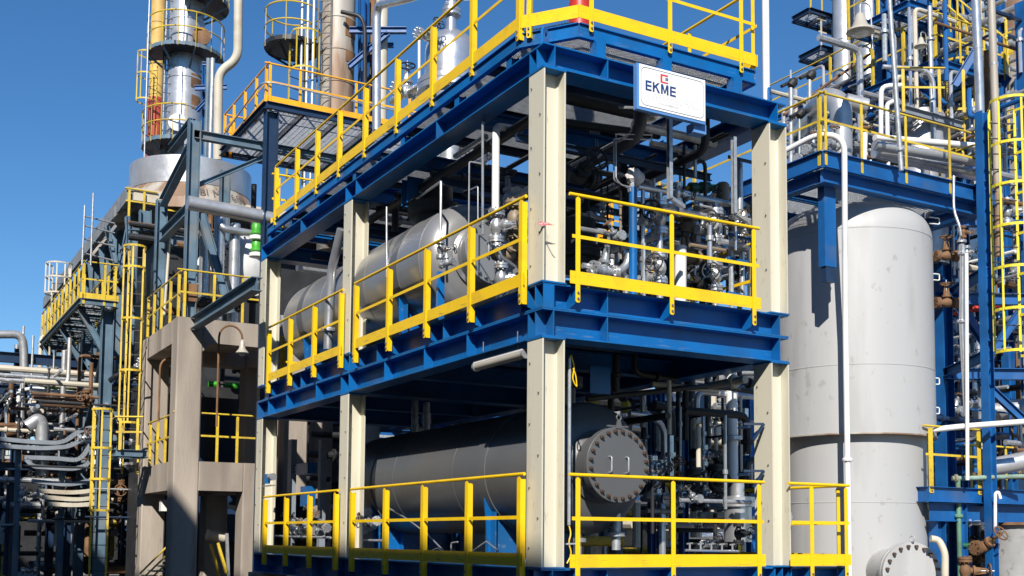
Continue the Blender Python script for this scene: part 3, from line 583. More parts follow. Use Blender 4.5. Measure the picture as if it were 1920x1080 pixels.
# floor level pipe work of the upper storey, left of the blue post
VS.place('gate_valve', 'silver globe valve near the floor left of the blue pipe post', 'valve', p(1132, 508, 1.2), (1, .2, 0), (0, -.2, 1), .95)
pipe('silver elbow pipe rising right of the floor level globe valve', [p(1105, 512, 1.2), p(1165, 508, 1.2), p(1178, 492, 1.2), p(1178, 476, 1.2)], .055, SIL, [(0, .2)], fm=GALV)
pipe('silver floor pipe running right towards the left riser', [p(1160, 528, 1.3), p(1232, 518, 1.3)], .05, SIL, [(0, .7)], fm=GALV)
pipe('dark drum shaped nozzle with a flange behind the near column', [fz(p(1085, 480, 2.4), 4.15), fz(p(1085, 480, 2.4), 4.9)], .24, DRK, [(0, .35)], n=24, fr=1.3)
VD.place('gate_valve', 'black handwheel valve hanging under the roof right of the near column', 'valve', p(1082, 330, 1.4), (1, 0, 0), (-.3, -.95, .2), 1.25)
# black lines under the roof platform
rf = lambda x, y, c: az(x, y, c)
pipe('black lagged pipe under the roof curving down to a ribbed hose', [p(1040, 272, 2.6), p(1140, 292, 2.6), p(1166, 305, 2.4), p(1170, 360, 2.2), p(1178, 420, 2.2)], .085, BLK, bend=.25, n=16)
pipe('upper black pipe crossing under the roof grating', [p(1030, 226, 2.0), p(1235, 254, 2.0)], .06, DRK)
pipe('dark round pipe close under the roof near the sign', [p(1030, 176, 1.6), p(1215, 218, 1.6), p(1215, 218, 1.6)+V((.05, .0, .9))], .085, DRK)
hg = p(1116, 250, 2.2); t = thing('pipe_hanger', 'twisted wire pipe hanger under the roof grating', 'hanger', hg); part(MB().bar(hg+V((-.02, 0, .18)), hg+V((.0, 0, -.2)), .03, .012).bar(hg+V((.02, 0, .14)), hg+V((.05, 0, -.22)), .02, .012).bar(hg+V((-.08, 0, .0)), hg+V((.08, 0, .02)), .02, .05), 'hanger_strap', GALV, t)
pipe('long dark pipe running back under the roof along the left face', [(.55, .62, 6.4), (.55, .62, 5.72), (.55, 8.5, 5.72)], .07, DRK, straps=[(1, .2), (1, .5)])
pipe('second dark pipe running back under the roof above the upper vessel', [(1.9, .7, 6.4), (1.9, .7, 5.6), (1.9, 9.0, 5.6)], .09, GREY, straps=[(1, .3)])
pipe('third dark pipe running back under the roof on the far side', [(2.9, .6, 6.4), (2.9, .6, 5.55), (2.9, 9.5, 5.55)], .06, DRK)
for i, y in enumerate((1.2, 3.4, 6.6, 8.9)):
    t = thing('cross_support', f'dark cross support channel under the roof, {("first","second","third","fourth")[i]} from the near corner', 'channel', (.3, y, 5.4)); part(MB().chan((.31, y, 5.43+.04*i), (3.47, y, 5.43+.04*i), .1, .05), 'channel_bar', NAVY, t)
# tape tied to the near column and bent wire
tpz = ay(1018, 420, -.012); t = thing('warning_tape', 'scrap of red and white tape tied to the near cream column', 'tape', tpz)
part(MB().plate([tpz+V((-.08, -.01, 0)), tpz+V((-.03, -.012, .025)), tpz+V((.05, -.012, .02)), tpz+V((.16, -.01, .004)), tpz+V((.05, -.012, -.006)), tpz+V((-.02, -.012, -.03)), tpz+V((-.05, -.01, -.02))], (0, .004, 0)), 'tape_strip', PINK, t)
wy = FW/2-.012
thin('bent thin grey wire leaning on the near cream column', [ay(1024, 455, wy), ay(1036, 478, wy), ay(1048, 490, wy), ay(1055, 483, .1)], .006, GALV)
# ------------------------------------------------------------------ lower storey, right bay
Y2 = 2.6
b1 = lambda x, y, c=Y2: ay(x, y, c)
for i, (pts, r_, m_, lab) in enumerate((
    ([(1180, 775), (1220, 780), (1245, 800), (1247, 905)], .05, SIL, 'silver pipe arching down right beside the bolted cover'),
    ([(1225, 760), (1256, 768), (1258, 870)], .085, BLK, 'black lagged pipe bent down behind the bolted cover'),
    ([(1273, 690), (1273, 900)], .05, DRK, 'slim dark pipe left of the thickest black riser'),
    ([(1293, 690), (1293, 915)], .095, BLK, 'thickest black riser in the lower right bay'),
    ([(1300, 850), (1340, 850), (1352, 870), (1352, 915)], .08, BLK, 'black pipe branching right off the thickest riser'),
    ([(1327, 690), (1327, 850)], .055, GREY, 'grey riser right of the thickest black riser'),
    ([(1371, 690), (1374, 930)], .085, WHT, 'fat pale riser in front of the right side of the lower bay'),
    ([(1210, 770), (1210, 860)], .05, SIL, 'short silver riser just right of the bolted cover'),
    ([(1155, 665), (1155, 735)], .05, BLK, 'ribbed black hose hanging under the floor above the cover'),
    ([(1190, 665), (1190, 700), (1265, 712)], .045, DRK, 'dark pipe with an elbow below the floor beam'),
    ([(1342, 665), (1342, 715)], .05, BLK, 'ribbed black hose hanging near the right column'),
    ([(1385, 668), (1385, 715), (1420, 722)], .05, BLK, 'dark pipe stub with an elbow beside the right column'),
    )):
    cc = Y2+.25*(i % 4)-(.9 if i in (6, 10, 11, 8, 9) else 0)
    pipe(lab, [b1(x, y, cc) for x, y in pts], r_, m_, [(len(pts)-2, .55)] if r_ < .09 else [(len(pts)-2, .8)], bend=.16, n=14, fm=GALV if m_ in (SIL, WHT) else m_)
pipe('sagging dark pipe crossing the lower right bay under the floor', [b1(1100, 748, 1.9), b1(1240, 733, 1.9), b1(1330, 722, 1.9), b1(1415, 735, 1.9)], .04, BLK, bend=.4)
for i, (x0, y0, x1, y1, r_, m_, lab) in enumerate((
    (1300, 790, 1425, 765, .08, BEIGE, 'beige pipe slanting behind the risers of the lower bay'), (1200, 762, 1290, 745, .1, ALU, 'fat clad pipe behind the risers of the lower bay'),
    (1180, 800, 1225, 806, .1, ALU, 'clad pipe end beside the bolted cover'), (1300, 822, 1420, 838, .07, BEIGE, 'beige pipe low behind the risers'),
    (1340, 762, 1430, 762, .07, GALV, 'level grey pipe at the top right of the lower bay'), (1250, 855, 1350, 838, .06, BRN, 'brownish pipe low behind the black riser'),
    (1200, 935, 1420, 935, .05, DRK, 'dark floor pipe of the lower right bay'), (1230, 700, 1420, 700, .05, GALV, 'grey pipe high behind the risers'))):
    pipe(lab, [ay(x0, y0, 5.2+.3*i), ay(x1, y1, 5.2+.3*i)], r_, m_, [(0, .6)], fm=m_)
ex = ay(1360, 810, 6.5); t = thing('small_drum', 'small grey horizontal drum behind the pale riser of the lower bay', 'drum', ex)
part(MB().lathe(ex+V((-.5, 0, 0)), (1, 0, 0), [(0, -.1), (.15, -.07), (.24, 0), (.24, 1.1), (.15, 1.17), (0, 1.2)], 24), 'drum_shell', BEIGE, t); part(MB().lathe(ex+V((-.2, 0, 0)), (1, 0, 0), [(.25, 0), (.25, .05)], 24), 'band', GALV, t)
for i, (px, py_, P_, s_, z_) in enumerate(((1342, 905, VD, 1.2, (-.5, -.85, 0)), (1390, 915, VD, 1.2, (.2, -1, 0)), (1300, 910, VD, 1.1, (-.6, -.8, 0)), (1252, 895, VR, .9, (0, -.7, .7)), (1210, 880, VS, .8, (0, -.8, .6)), (1232, 905, VS, .7, (-.7, -.7, 0)), (1275, 930, VS, .7, (0, -1, 0)), (1320, 930, VS, .7, (0, -1, 0.2)))):
    P_.place('gate_valve', ('black handwheel valve on the branching black pipe', 'black handwheel valve against the pale riser', 'black valve at the foot of the thickest riser', 'rusty valve right of the bolted cover', 'silver valve hidden right of the bolted cover', 'small silver valve between cover and risers', 'silver valve low behind the middle rail', 'silver valve low left of the pale riser')[i], 'valve', b1(px, py_, Y2-.3), (0, 0, 1) if i != 3 else (1, 0, 0), z_, s_, 'valves of the lower right bay')
fd = b1(1383, 945, 1.7); t = thing('flanged_pot', 'silver flanged pot under the pale riser behind the lower guardrail', 'pot', fd)
part(MB().lathe(fd+V((0, 0, -.55)), (0, 0, 1), [(.2, 0), (.2, .5), (.25, .51), (.25, .57), (.24, .575), (.24, .585), (.25, .59), (.25, .65), (.1, .67), (.1, .85)], 28), 'pot_body', SIL, t)
mf = b1(1340, 1030, 1.2); t = thing('drain_manifold', 'row of small silver taps on a thin manifold low behind the right guardrail', 'manifold', mf)
a, b2 = b1(1285, 1032, 1.2), b1(1385, 1034, 1.2); part(MB().tube([a, b2], .018, 8), 'manifold_pipe', SIL, t)
for k in range(5):
    c = lerp(a, b2, .08+k*.2); part(MB().cyl(c, c+V((0, 0, .09)), .014, n=8).bar(c+V((-.05, 0, .09)), c+V((.05, 0, .1)), .015, .02), 'tap', SIL, t)
for i, (px, pz, w_) in enumerate(((1222, 1000, .1), (1240, 980, .09), (1282, 930, .12), (1410, 820, .3), (1400, 690, .12))):
    f = fz(b1(px, 1040, 3.3), 0); zt = 2.66; t = thing('blue_post', ('first slim blue post behind the bolted cover', 'second slim blue post behind the bolted cover', 'blue post below the thickest black riser', 'wide blue post filling the right edge of the lower bay', 'blue post high beside the right column')[i], 'post', f); part(MB().ibeam(f, fz(f, zt), w_, w_, .008, .01, (1, 0, 0)), 'post_bar', BLUE, t)
for i, py_ in enumerate((795, 883)):
    a, b2 = b1(1395, py_, .3), b1(1432, py_, .12); t = thing('pipe_bracket', ('upper' if i == 0 else 'lower')+' triangular dark bracket on the right lower column', 'bracket', a); d = V((0, 0, -.22)); part(MB().bar(a, b2, .04, .03, (0, 0, 1)).bar(b2, b2+d+V((-.18, 0, 0)), .03, .03).bar(a+V((0, 0, -.03)), a+V((0, 0, -.06)), .2, .05), 'bracket_bar', NAVY, t)
# rod with yellow ties right of the near column
rd0, rd1 = ay(1068, 672, .35), ay(1066, 985, .35); t = thing('hanging_rod', 'galvanised rod tied with yellow cord right of the near lower column', 'rod', rd1)
part(MB().tube([rd0, fz(rd0, rd1.z)], .021, 10), 'rod_tube', GALV, t); part(MB().bar(ay(1058, 1020, .35), ay(1085, 1019, .3), .03, .02, (0, 0, 1)), 'clamp_bar', GALV, t)
YC = YEL; x0 = fz(rd0, rd1.z)
part(MB().tube(rnd([x0, x0+V((.02, -.02, -.1)), x0+V((-.02, -.02, -.2)), x0+V((.03, -.02, -.34)), x0+V((-.04, -.02, -.45))], .06), .009, 6), 'cord', YC, t)
part(MB().tube(rnd([rd0, rd0+V((.0, -.03, .04)), rd0+V((.05, -.03, -.1)), rd0+V((.02, -.03, -.25)), rd0+V((.09, -.03, -.36)), rd0+V((.07, -.03, -.2)), rd0+V((.03, -.03, -.12))], .05), .008, 6), 'cord', YC, t)
# near column carries a blue pipe shoe plate at its lower left
# ------------------------------------------------------------------ lower storey, left bay
c2 = lambda x, y, c=.7: ax(x, y, c)
for i, (px, top, w_) in enumerate(((540, 825, .22), (597, 825, .16))):
    f = fz(c2(px, 1000, .9+.5*i), 0); t = thing('instrument_stand', ('broad grey steel stand with a slanted top shadow in the far left lower bay', 'narrow perforated grey stand in the far left lower bay')[i], 'stand', f)
    part(MB().chan(f, fz(f, c2(px, top, .9+.5*i).z), w_, .12, .01, (0, -1, 0)), 'stand_post', CLAM, t)
f = c2(570, 880, 1.0); t = thing('junction_box', 'blue junction boxes fixed between the grey stands', 'cabinet', f)
part(MB().box(f+V((-.05, -.35, -.1)), f+V((.15, .35, .12))), 'box_body', BLUE, t); part(MB().box(f+V((-.05, -.3, -.75)), f+V((.15, .05, -.35))), 'box_body', BLUE, t)
for k in range(3): part(MB().bar(f+V((-.03, .36, .06-.06*k)), f+V((-.03, .6, .06-.06*k)), .03, .03), 'cable_gland', GALV, t)
rr_ = random.Random(5)
ORD = 'first second third fourth fifth sixth seventh eighth ninth tenth eleventh twelfth thirteenth fourteenth'.split()
for i in range(14):
    px = 545+i*9 if i < 8 else 680+(i-8)*4; py_ = 965+rr_.uniform(-8, 35); (VS, VG, VS)[i % 3].place('gate_valve', f'{ORD[i]} small valve from the left in the low manifold of the left bays', 'valve', c2(px, py_, .5+rr_.uniform(0, .4)), (0, 1, rr_.uniform(-.3, .3)), (-.7, -.3, rr_.uniform(.2, 1)), rr_.uniform(.5, .75), 'valves of the low left manifold')
pipe('thin grey manifold pipe low along the far left lower bay', [c2(515, 1005, .5), c2(620, 1008, .5)], .022, GALV); pipe('second grey manifold pipe low behind the middle lower column', [c2(640, 1012, .5), c2(720, 1014, .5)], .022, GALV)
for i, pts in enumerate(([(805, 1035), (820, 1028), (838, 1036)], [(845, 1037), (846, 1018), (858, 1016)], [(880, 1038), (912, 1015), (935, 1033)], [(723, 949), (762, 972), (800, 1000), (835, 1036)])):
    thin(('small bent tube stub by the lower guardrail', 'upright hooked tube stub below the lower vessel', 'roof shaped bent tube below the lower vessel', 'long thin tube sloping down past the lower saddle')[i], [c2(x, y, .25) for x, y in pts], .011, SIL)
b = c2(503, 905, -.05); t = thing('instrument', 'small grey instrument on a bracket at the far left lower column', 'instrument', b); part(MB().box(b+V((-.06, -.05, -.02)), b+V((.02, .05, .16))), 'housing', BLUE, t); part(MB().cyl(b+V((0, -.3, .1)), b+V((0, -.12, .1)), .07, n=14), 'gauge', SIL, t); part(MB().bar(b+V((0, -.35, -.06)), b+V((0, .2, -.06)), .1, .02), 'bracket_plate', GALV, t)
for i, (px, py_) in enumerate(((778, 790), (800, 800))):
    pipe(('left','right')[i]+' ribbed silver hose hanging over the lower vessel', [ax(px, py_-45, 1.6), ax(px, py_+30, 1.6)], .06, GALV, [(0, .3), (0, .5), (0, .7)], fr=1.15)
# white pipe standing on the right head beam
wp = ay(1437, 185, .45); pipe('tall white pipe standing on the right end of the roof beam', [fz(wp, 6.16), fz(wp, 9.5)], .05, WHT, n=14)
# drum and piping on top of the roof platform
c = ax(845, 130, 1.6); PB = ax(845, 168, 1.6).z-.35
t = thing('pressure_pot', 'silver domed pressure pot with lifting ear on the roof platform', 'pot', fz(c, PB))
rp = .44
part(MB().lathe(fz(c, ZP), (0, 0, 1), [(.16, 0), (.16, PB-ZP)], 18), "pedestal", GALV, t)
part(MB().lathe(fz(c, PB), (0, 0, 1), [(rp, 0), (rp, .25), (rp*1.28, .26), (rp*1.28, .35), (rp*1.25, .355), (rp*1.25, .37), (rp*1.28, .375), (rp*1.28, .46), (rp, .47), (rp, .95), (rp*.97, 1.08), (rp*.85, 1.2), (rp*.6, 1.3), (rp*.3, 1.34), (.1, 1.35)], 36), 'pot_body', SIL, t)
part(MB().lathe(fz(c, PB+1.33), (0, 0, 1), [(.09, 0), (.09, .3), (.16, .31), (.16, .36), (.15, .365), (.15, .375), (.16, .38), (.16, .43), (.09, .44), (.09, .7)], 20), 'neck', SIL, t)
lg = fz(c, PB+1.25)+V((.36, -.05, 0)); part(MB().plate([lg+V((-.1, 0, -.12)), lg+V((.06, 0, -.12)), lg+V((.08, 0, .1)), lg+V((-.02, 0, .1))], (0, .02, 0)), 'lifting_ear', SIL, t)
VS.place('gate_valve', 'silver valve on the neck of the roof pressure pot', 'valve', fz(c, PB+2.0), (0, 0, 1), (.8, -.3, .2), 1.1)
VS.place('gate_valve', 'silver valve with dark wheel on the side of the roof pressure pot', 'valve', fz(c, PB+.98)+V((-.55, -.2, .1)), (1, .2, 0), (.6, -.8, .3), .9)
pipe('silver pipe bridge above the pot with a long drop on the left', [fz(c, PB+2.25), ax(845, -30, 1.6), ax(760, -2, 1.6), ax(706, 10, 1.6), ax(706, 245, 1.6)], .085, SIL, bend=.3, n=16)
VS.place('gate_valve', 'silver gate valve standing on the roof platform left of the pot', 'valve', ax(763, 170, 1.2), (1, .1, 0), (0, 0, 1), 1.15)
pipe('thin white vent pipe on the roof platform beside the pot', [ax(786, 60, 1.2), ax(786, 165, 1.2)], .025, WHT)
pipe('low silver pipe with flanges lying along the roof platform', [ax(735, 190, 1.2), ax(800, 155, 1.2)], .06, SIL, [(0, .5)])
sr = ay(1087, 10, 1.4); t = thing('red_nozzle', 'dull red flanged nozzle at the front of the roof platform', 'nozzle', fz(sr, ZP)); part(MB().lathe(fz(sr, ZP), (0, 0, 1), [(.16, 0), (.17, .35), (.2, .36), (.2, .42), (.16, .43), (.14, 1.2)], 22), 'nozzle_body', RED, t)
# ================================================================== LEFT BACKGROUND
def steel(name, label, cat, loc, members, m, group=None):
    # members: (part name, p, q, h, b) as I-sections
    t = thing(name, label, cat, loc, group)
    for nm, p_, q_, h, b_ in members:
        up = (0, 0, 1) if abs((V(q_)-V(p_)).normalized().z) < .9 else (1, 0, 0)
        part(MB().ibeam(p_, q_, h, b_, .012, .016, up), nm, m, t)
    return t
def ladder(label, base, ztop, face, w_=.45, m=OYEL, cage=True, zc0=None, Rc=.36, step=.7, nb=5, group='yellow caged ladders'):
    base = V(base); f = V(face).normalized(); s_ = f.cross(V((0, 0, 1))); up = V((0, 0, 1)); H = ztop-base.z
    t = thing('caged_ladder' if cage else 'ladder', label, 'ladder', base, group)
    for k in (-1, 1): part(MB().bar(base+s_*k*w_/2, base+s_*k*w_/2+up*H, .05, .012, f), 'stile', m, t)
    z = .2
    while z < H: part(MB().bar(base-s_*w_/2+up*z, base+s_*w_/2+up*z, .02, .02, up), 'rung', DRK, t); z += .3
    if cage:
        z = (zc0-base.z) if zc0 is not None else 2.2; z0 = z
        zl = []
        while z < H-.2: zl.append(z); z += step
        for z in zl+[H]:
            arc = [base+s_*(w_/2)*math.cos(0)+up*z]+[base+f*(.36+Rc*math.sin(a))+s_*Rc*math.cos(a)+up*z for a in [math.pi*k/10 for k in range(11)]]+[base-s_*w_/2+up*z]
            mb = MB()
            for a, b_ in zip(arc, arc[1:]): mb.bar(a, b_, .008, .05, up)
            part(mb, 'cage_hoop', m, t)
        for k in range(nb):
            a = math.pi*(k+.5)/nb; q_ = base+f*(.36+(Rc-.012)*math.sin(a))+s_*(Rc-.012)*math.cos(a)
            part(MB().bar(q_+up*z0, q_+up*H, .04, .008, f), 'cage_strap', m, t)
    return t
def deck(label, a, b, z, m=RBLUE, group=None, cat='platform', gm=GALV, th=.16, name='platform', joists=3):
    t = thing(name, label, cat, ((a[0]+b[0])/2, (a[1]+b[1])/2, z-th), group)
    x0, x1 = sorted((a[0], b[0])); y0, y1 = sorted((a[1], b[1]))
    for p_, q_ in (((x0, y0), (x1, y0)), ((x1, y0), (x1, y1)), ((x1, y1), (x0, y1)), ((x0, y1), (x0, y0))):
        part(MB().chan((p_[0], p_[1], z-th/2), (q_[0], q_[1], z-th/2), th, .07), 'edge_channel', m, t)
    n_ = max(joists, int(max(x1-x0, y1-y0)/1.2))
    for k in range(1, n_):
        if x1-x0 > y1-y0: part(MB().chan((lerp((x0, 0, 0), (x1, 0, 0), k/n_).x, y0, z-.1), (lerp((x0, 0, 0), (x1, 0, 0), k/n_).x, y1, z-.1), .14, .06), 'joist', m, t)
        else: part(MB().chan((x0, lerp((0, y0, 0), (0, y1, 0), k/n_).y, z-.1), (x1, lerp((0, y0, 0), (0, y1, 0), k/n_).y, z-.1), .14, .06), 'joist', m, t)
    g_ = MB(); L = x1-x0; k = 0
    y = y0+.03
    while y < y1-.02: g_.bar((x0+.02, y, z-.015), (x1-.02, y, z-.015), .006, .028, (0, 0, 1)); y += .06
    x = x0+.05
    while x < x1-.02: g_.bar((x, y0+.02, z-.008), (x, y1-.02, z-.008), .008, .01, (0, 0, 1)); x += .12
    o = part(g_, 'grating', gm, t, kind='stuff', smooth=False)
    return t
def gooseneck(label, base, top, reach, arm, m=RUSTM, sc_=1.):
    base = V(base); r_ = V(reach)*1.0; t = thing('gooseneck_lamp', label, 'lamp', base, 'gooseneck lamps')
    tp_ = V((base.x, base.y, top)); pts = [base, tp_]
    for k in range(1, 10): a = math.pi*k/9; pts.append(tp_+r_*(arm/2*(1-math.cos(a)))+V((0, 0, arm*.55*math.sin(a))))
    e = pts[-1]; part(MB().tube(pts, .024, 8), 'lamp_post', m, t)
    part(MB().lathe(e+V((0, 0, -.5*sc_)), (0, 0, 1), [(.22*sc_, 0), (.235*sc_, .015*sc_), (.2*sc_, .07*sc_), (.12*sc_, .16*sc_), (.1*sc_, .28*sc_), (.085*sc_, .42*sc_), (.03*sc_, .5*sc_)], 20), 'lamp_shade', LAMPG, t)
    part(MB().lathe(e+V((0, 0, -.6*sc_)), (0, 0, 1), [(.02, 0), (.09*sc_, .03*sc_), (.1*sc_, .1*sc_)], 14), 'lamp_glass', GLASS, t)
    return t
# ---- concrete frame
cf = thing('concrete_frame', 'weathered concrete table frame left of the steel module', 'concrete frame', (.1, 15.8, GZ))
X0, Y0, CW, ZT = -.92, 14.0, .56, 5.15
XR, YR = .62, 17.2
def cbox(a, b, nm):
    mb = MB(); x0, y0, z0 = a; x1, y1, z1 = b; c_ = .03
    pts = [(x0+c_, y0), (x1-c_, y0), (x1, y0+c_), (x1, y1-c_), (x1-c_, y1), (x0+c_, y1), (x0, y1-c_), (x0, y0+c_)]
    return part(mb.plate([(x, y, z0) for x, y in pts], (0, 0, z1-z0)), nm, CONC, cf)
for y in (Y0, YR):
    cbox((X0, y, GZ), (X0+CW, y+CW, ZT), 'column'); cbox((XR, y, GZ), (XR+CW, y+CW, 1.972), 'column'); cbox((1.55, y, 1.3), (1.55+CW, y+CW, ZT), 'column')
for z0, z1 in ((1.33, 1.97), (4.62, ZT-.004)):
    for y in (Y0, YR): cbox((X0+CW-.02, y+.004, z0), (1.57 if z0 > 3 else XR+.02, y+CW-.02, z1), 'beam')
    for x in (X0, 1.55 if z0 > 3 else XR): cbox((x+.004, Y0+CW-.02, z0+.003), (x+CW-.02, YR+.02, z1-.003), 'beam')
    cbox((X0+.1, Y0+.1, z1-.2), (XR+.5, YR+.5, z1-.007), 'slab')
for sx in (-1, 1):                        # haunches below the beams
    pass
part(MB().plate([(X0+CW, Y0+.02, 4.62), (X0+CW, Y0+.02, 4.42), (X0+CW+.2, Y0+.02, 4.62)], (0, CW-.05, 0)), 'haunch', CONC, cf)
for x1_ in (XR+.1, 3.5, 6.5):            # more bays behind the module
    for y in (Y0+.2, YR+.2):
        if x1_ > 1: cbox((x1_, y, GZ), (x1_+.5, y+.5, ZT-.02), 'column')
cbox((XR+CW, Y0+.2, 4.6), (7.0, Y0+.6, ZT-.02), 'beam')
guardrail((X0+.05, Y0+.06), (XR+.5, Y0+.06), [.1, .45, .9, 1.35, 1.8], 1.98, (0, -1), 'faded yellow guardrail on the lower concrete beam left of the module', m=OYEL, drop=.02, hero=False, toeboard=False, group='guardrails of the concrete frame')
guardrail((X0+.06, Y0+.5), (X0+.06, YR+.5), [.1, .8, 1.6, 2.4, 3.0], 1.98, (-1, 0), 'faded yellow guardrail on the left side of the lower concrete deck', m=OYEL, drop=.02, hero=False, toeboard=False, group='guardrails of the concrete frame')
guardrail((X0+.05, Y0+.08), (XR+.5, Y0+.08), [.1, .75, 1.4, 2.0], ZT+.01, (0, -1), 'faded yellow guardrail on top of the concrete frame, front side', m=OYEL, drop=.02, hero=False, toeboard=False, group='guardrails of the concrete frame')
guardrail((X0+.06, Y0+.3), (X0+.06, YR+.5), [.1, .9, 1.8, 2.6, 3.3], ZT+.01, (-1, 0), 'faded yellow guardrail on top of the concrete frame, left side', m=OYEL, drop=.02, hero=False, toeboard=False, group='guardrails of the concrete frame')
pipe('conduit pipe running up the right concrete column', [(XR+.3, Y0-.05, GZ), (XR+.3, Y0-.05, 1.7), (XR+.45, Y0-.05, 1.8)], .03, WHT)
gooseneck('gooseneck lamp beside the right opening of the concrete frame', ay(406, 800, 13.4), ay(406, 632, 13.4).z, (1, 0, 0), .52, sc_=.62)
gooseneck('smaller gooseneck lamp in front of the left opening of the concrete frame', ay(297, 790, 15.8), ay(297, 690, 15.8).z, (1, 0, 0), .45, sc_=.6)
# blue beam running from the concrete corner towards the module
steel('brace_beam', 'weathered blue beam running from the concrete corner to the module', 'beam', (-.56, 12, 4.9), [('beam', (-.56, 13.98, 5.02), (-.56, 9.35, 5.02), .26, .2)], OBLUE)
# equipment inside the concrete frame
pipe('mushroom headed pale drum pipe low inside the concrete opening', [ay(388, 1002, 15.2), ay(420, 1008, 15.2)], .13, BEIGE, n=18)
for i, (xa, ya, xb, yb) in enumerate(((395, 1020, 410, 1080), (408, 1018, 425, 1075), (425, 1000, 428, 1080))):
    t = thing('prop', ('left slanted yellow prop inside the concrete opening', 'right slanted yellow prop inside the concrete opening', 'upright grey prop inside the concrete opening')[i], 'prop', ay(xb, yb, 15)); part(MB().bar(ay(xa, ya, 15), ay(xb, yb, 15), .08, .06), 'prop_bar', OYEL if i < 2 else GALV, t)
t = thing('light_box', 'white light box hung in the left concrete opening', 'lamp', ay(310, 950, 16)); c = ay(311, 948, 16); part(MB().box(c+V((-.13, -.1, -.13)), c+V((.13, .1, .13))), 'box_body', WHT, t)
for i, (px, py_) in enumerate(((420, 951), (440, 951))):
    c = ay(px, py_, 18); t = thing('strip_light', ('left','right')[i]+' white strip light deep inside the concrete opening', 'lamp', c); part(MB().box(c+V((-.08-.1*i, -.05, -.05)), c+V((.08+.12*i, .05, .05))), 'lamp_body', WHT, t)
# stair rails low in the left concrete opening
t = thing('stair', 'yellow railed stair rising in the left concrete opening', 'stair', ay(275, 1085, 16.2))
for k in range(3): part(MB().tube([ay(262, 1076+k*14, 16.2), ay(322, 1016+k*16, 16.2)], .022, 8), 'stair_rail', OYEL, t)
for k in range(6): c = lerp(ay(262, 1100, 16.2), ay(322, 1052, 16.2), k/5); part(MB().box(c+V((-.12, 0, -.02)), c+V((.12, .7, .02))), 'tread', GALV, t)
# ---- steel frame on the concrete: carries the orange platform
FX, FY0, FY1 = -.62, 14.3, 17.45
fr = [('column', (FX, FY0, ZT), (FX, FY0, 9.72), .26, .22), ('column', (FX, FY1, ZT), (FX, FY1, 8.7), .26, .22), ('column', (.95, FY1, ZT), (.95, FY1, 9.72), .24, .22),
      ('beam', (FX, FY0+.14, 9.2), (FX, FY1-.1, 8.6), .22, .18), ('beam', (FX, FY0+.15, 7.72), (FX, FY1-.15, 7.72), .26, .18), ('beam', (FX+.15, FY1, 7.7), (.8, FY1, 7.7), .26, .18),
      ('brace', (FX+.2, FY0, 7.6), (.3, FY0, 5.4), .2, .16)]
steel('support_trestle', 'weathered blue steel frame standing on the concrete frame', 'steel frame', (0, 15.8, ZT), fr, OBLUE)
part_rust = thing('rust_sleeve', 'rust red sleeve at the foot of the weathered front steel column', 'sleeve', (FX, FY0, 5.6)); part(MB().box((FX-.145, FY0-.125, 5.55), (FX+.145, FY0+.125, 5.95)), 'sleeve_plate', RUSTM, part_rust)
# ---- orange platform
OX, OY, OZ = .64, 13.0, 9.98
deck('dark platform with orange guardrails behind the left end of the roof', (OX, OY), (6.5, 16.7), OZ, NAVY, joists=7)
guardrail((OX+.02, OY), (6.4, OY), [.05, .75, 2.1, 3.45, 4.8, 5.75], OZ, (0, -1), 'orange guardrail along the front of the dark platform', m=ORA, h=.9, drop=.18, hero=False, toe=.15, group='orange guardrails')
guardrail((OX, OY+.05), (OX, 16.6), [.1, .85, 1.75, 2.7, 3.5], OZ, (-1, 0), 'orange guardrail along the left side of the dark platform', m=ORA, h=.9, drop=.18, hero=False, toe=.15, group='orange guardrails')
guardrail((OX+.1, 16.65), (6.4, 16.65), [.1, 1.6, 3.1, 4.6, 5.9], OZ, (0, 1), 'orange guardrail along the rear of the dark platform', m=ORA, h=.9, drop=.18, hero=False, toe=.15, group='orange guardrails')
pipe('grey conduit rail looping round the orange guardrail corner', [ax(418, 255, OX-.12), (OX-.12, OY-.1, OZ+.42), (3.2, OY-.1, OZ+.36), (6.0, OY-.1, OZ+.36)], .018, GALV, bend=.3)
steel('navy_column', 'dark navy steel column under the orange platform corner', 'column', (OX+.15, OY+.1, GZ), [('column', (OX+.15, OY+.12, GZ), (OX+.15, OY+.12, OZ-.17), .28, .24)], NAVY)
steel('platform_support', 'weathered blue support beams under the orange platform', 'beam', (1, 15, 9.5), [('beam', (FX, 14.5, 9.75), (FX, 16.6, 9.75), .2, .16), ('beam', (FX, 14.3, 9.4), (6.0, 14.3, 9.4), .2, .16), ('beam', (3.2, 13.1, 9.68), (3.2, 16.6, 9.68), .22, .18), ('brace', (FX, 14.45, 8.2), (1.2, 14.45, 9.3), .1, .1)], OBLUE)
# ---- big pipes, filters and valves on the concrete deck
pipe('fat pale pipe with a rounded end under the orange platform', [ay(352, 380, 13.2), ay(372, 384, 13.2), ay(520, 412, 13.2)], .155, ALU, n=20)
for i, (px, y0, y1) in enumerate(((386, 420, 590), (413, 400, 590), (441, 420, 590))):
    c = ay(px, y0, 15.4); t = pipe(('left', 'middle', 'right')[i]+' of three tall shiny silencer pipes on the concrete deck', [fz(c, ZT), fz(c, ZT+.55), c], .13, SIL, [(1, .0), (1, .08)], n=18, fm=DRK, bend=.01, fr=1.3)
    VD.place('gate_valve', ('left', 'middle', 'right')[i]+' black wheel valve at the foot of the silencer pipes', 'valve', fz(c, ZT+.62)+V((-.05, -.15, 0)), (1, 0, 0), (-.3, -.9, -.1), 1.0, 'valves under the silencers')
pipe('silver elbow pipe linking the silencer heads', [ay(413, 402, 15.4), ay(415, 428, 15.2), ay(440, 432, 15.2), ay(495, 442, 15.2)], .085, SIL, bend=.15)
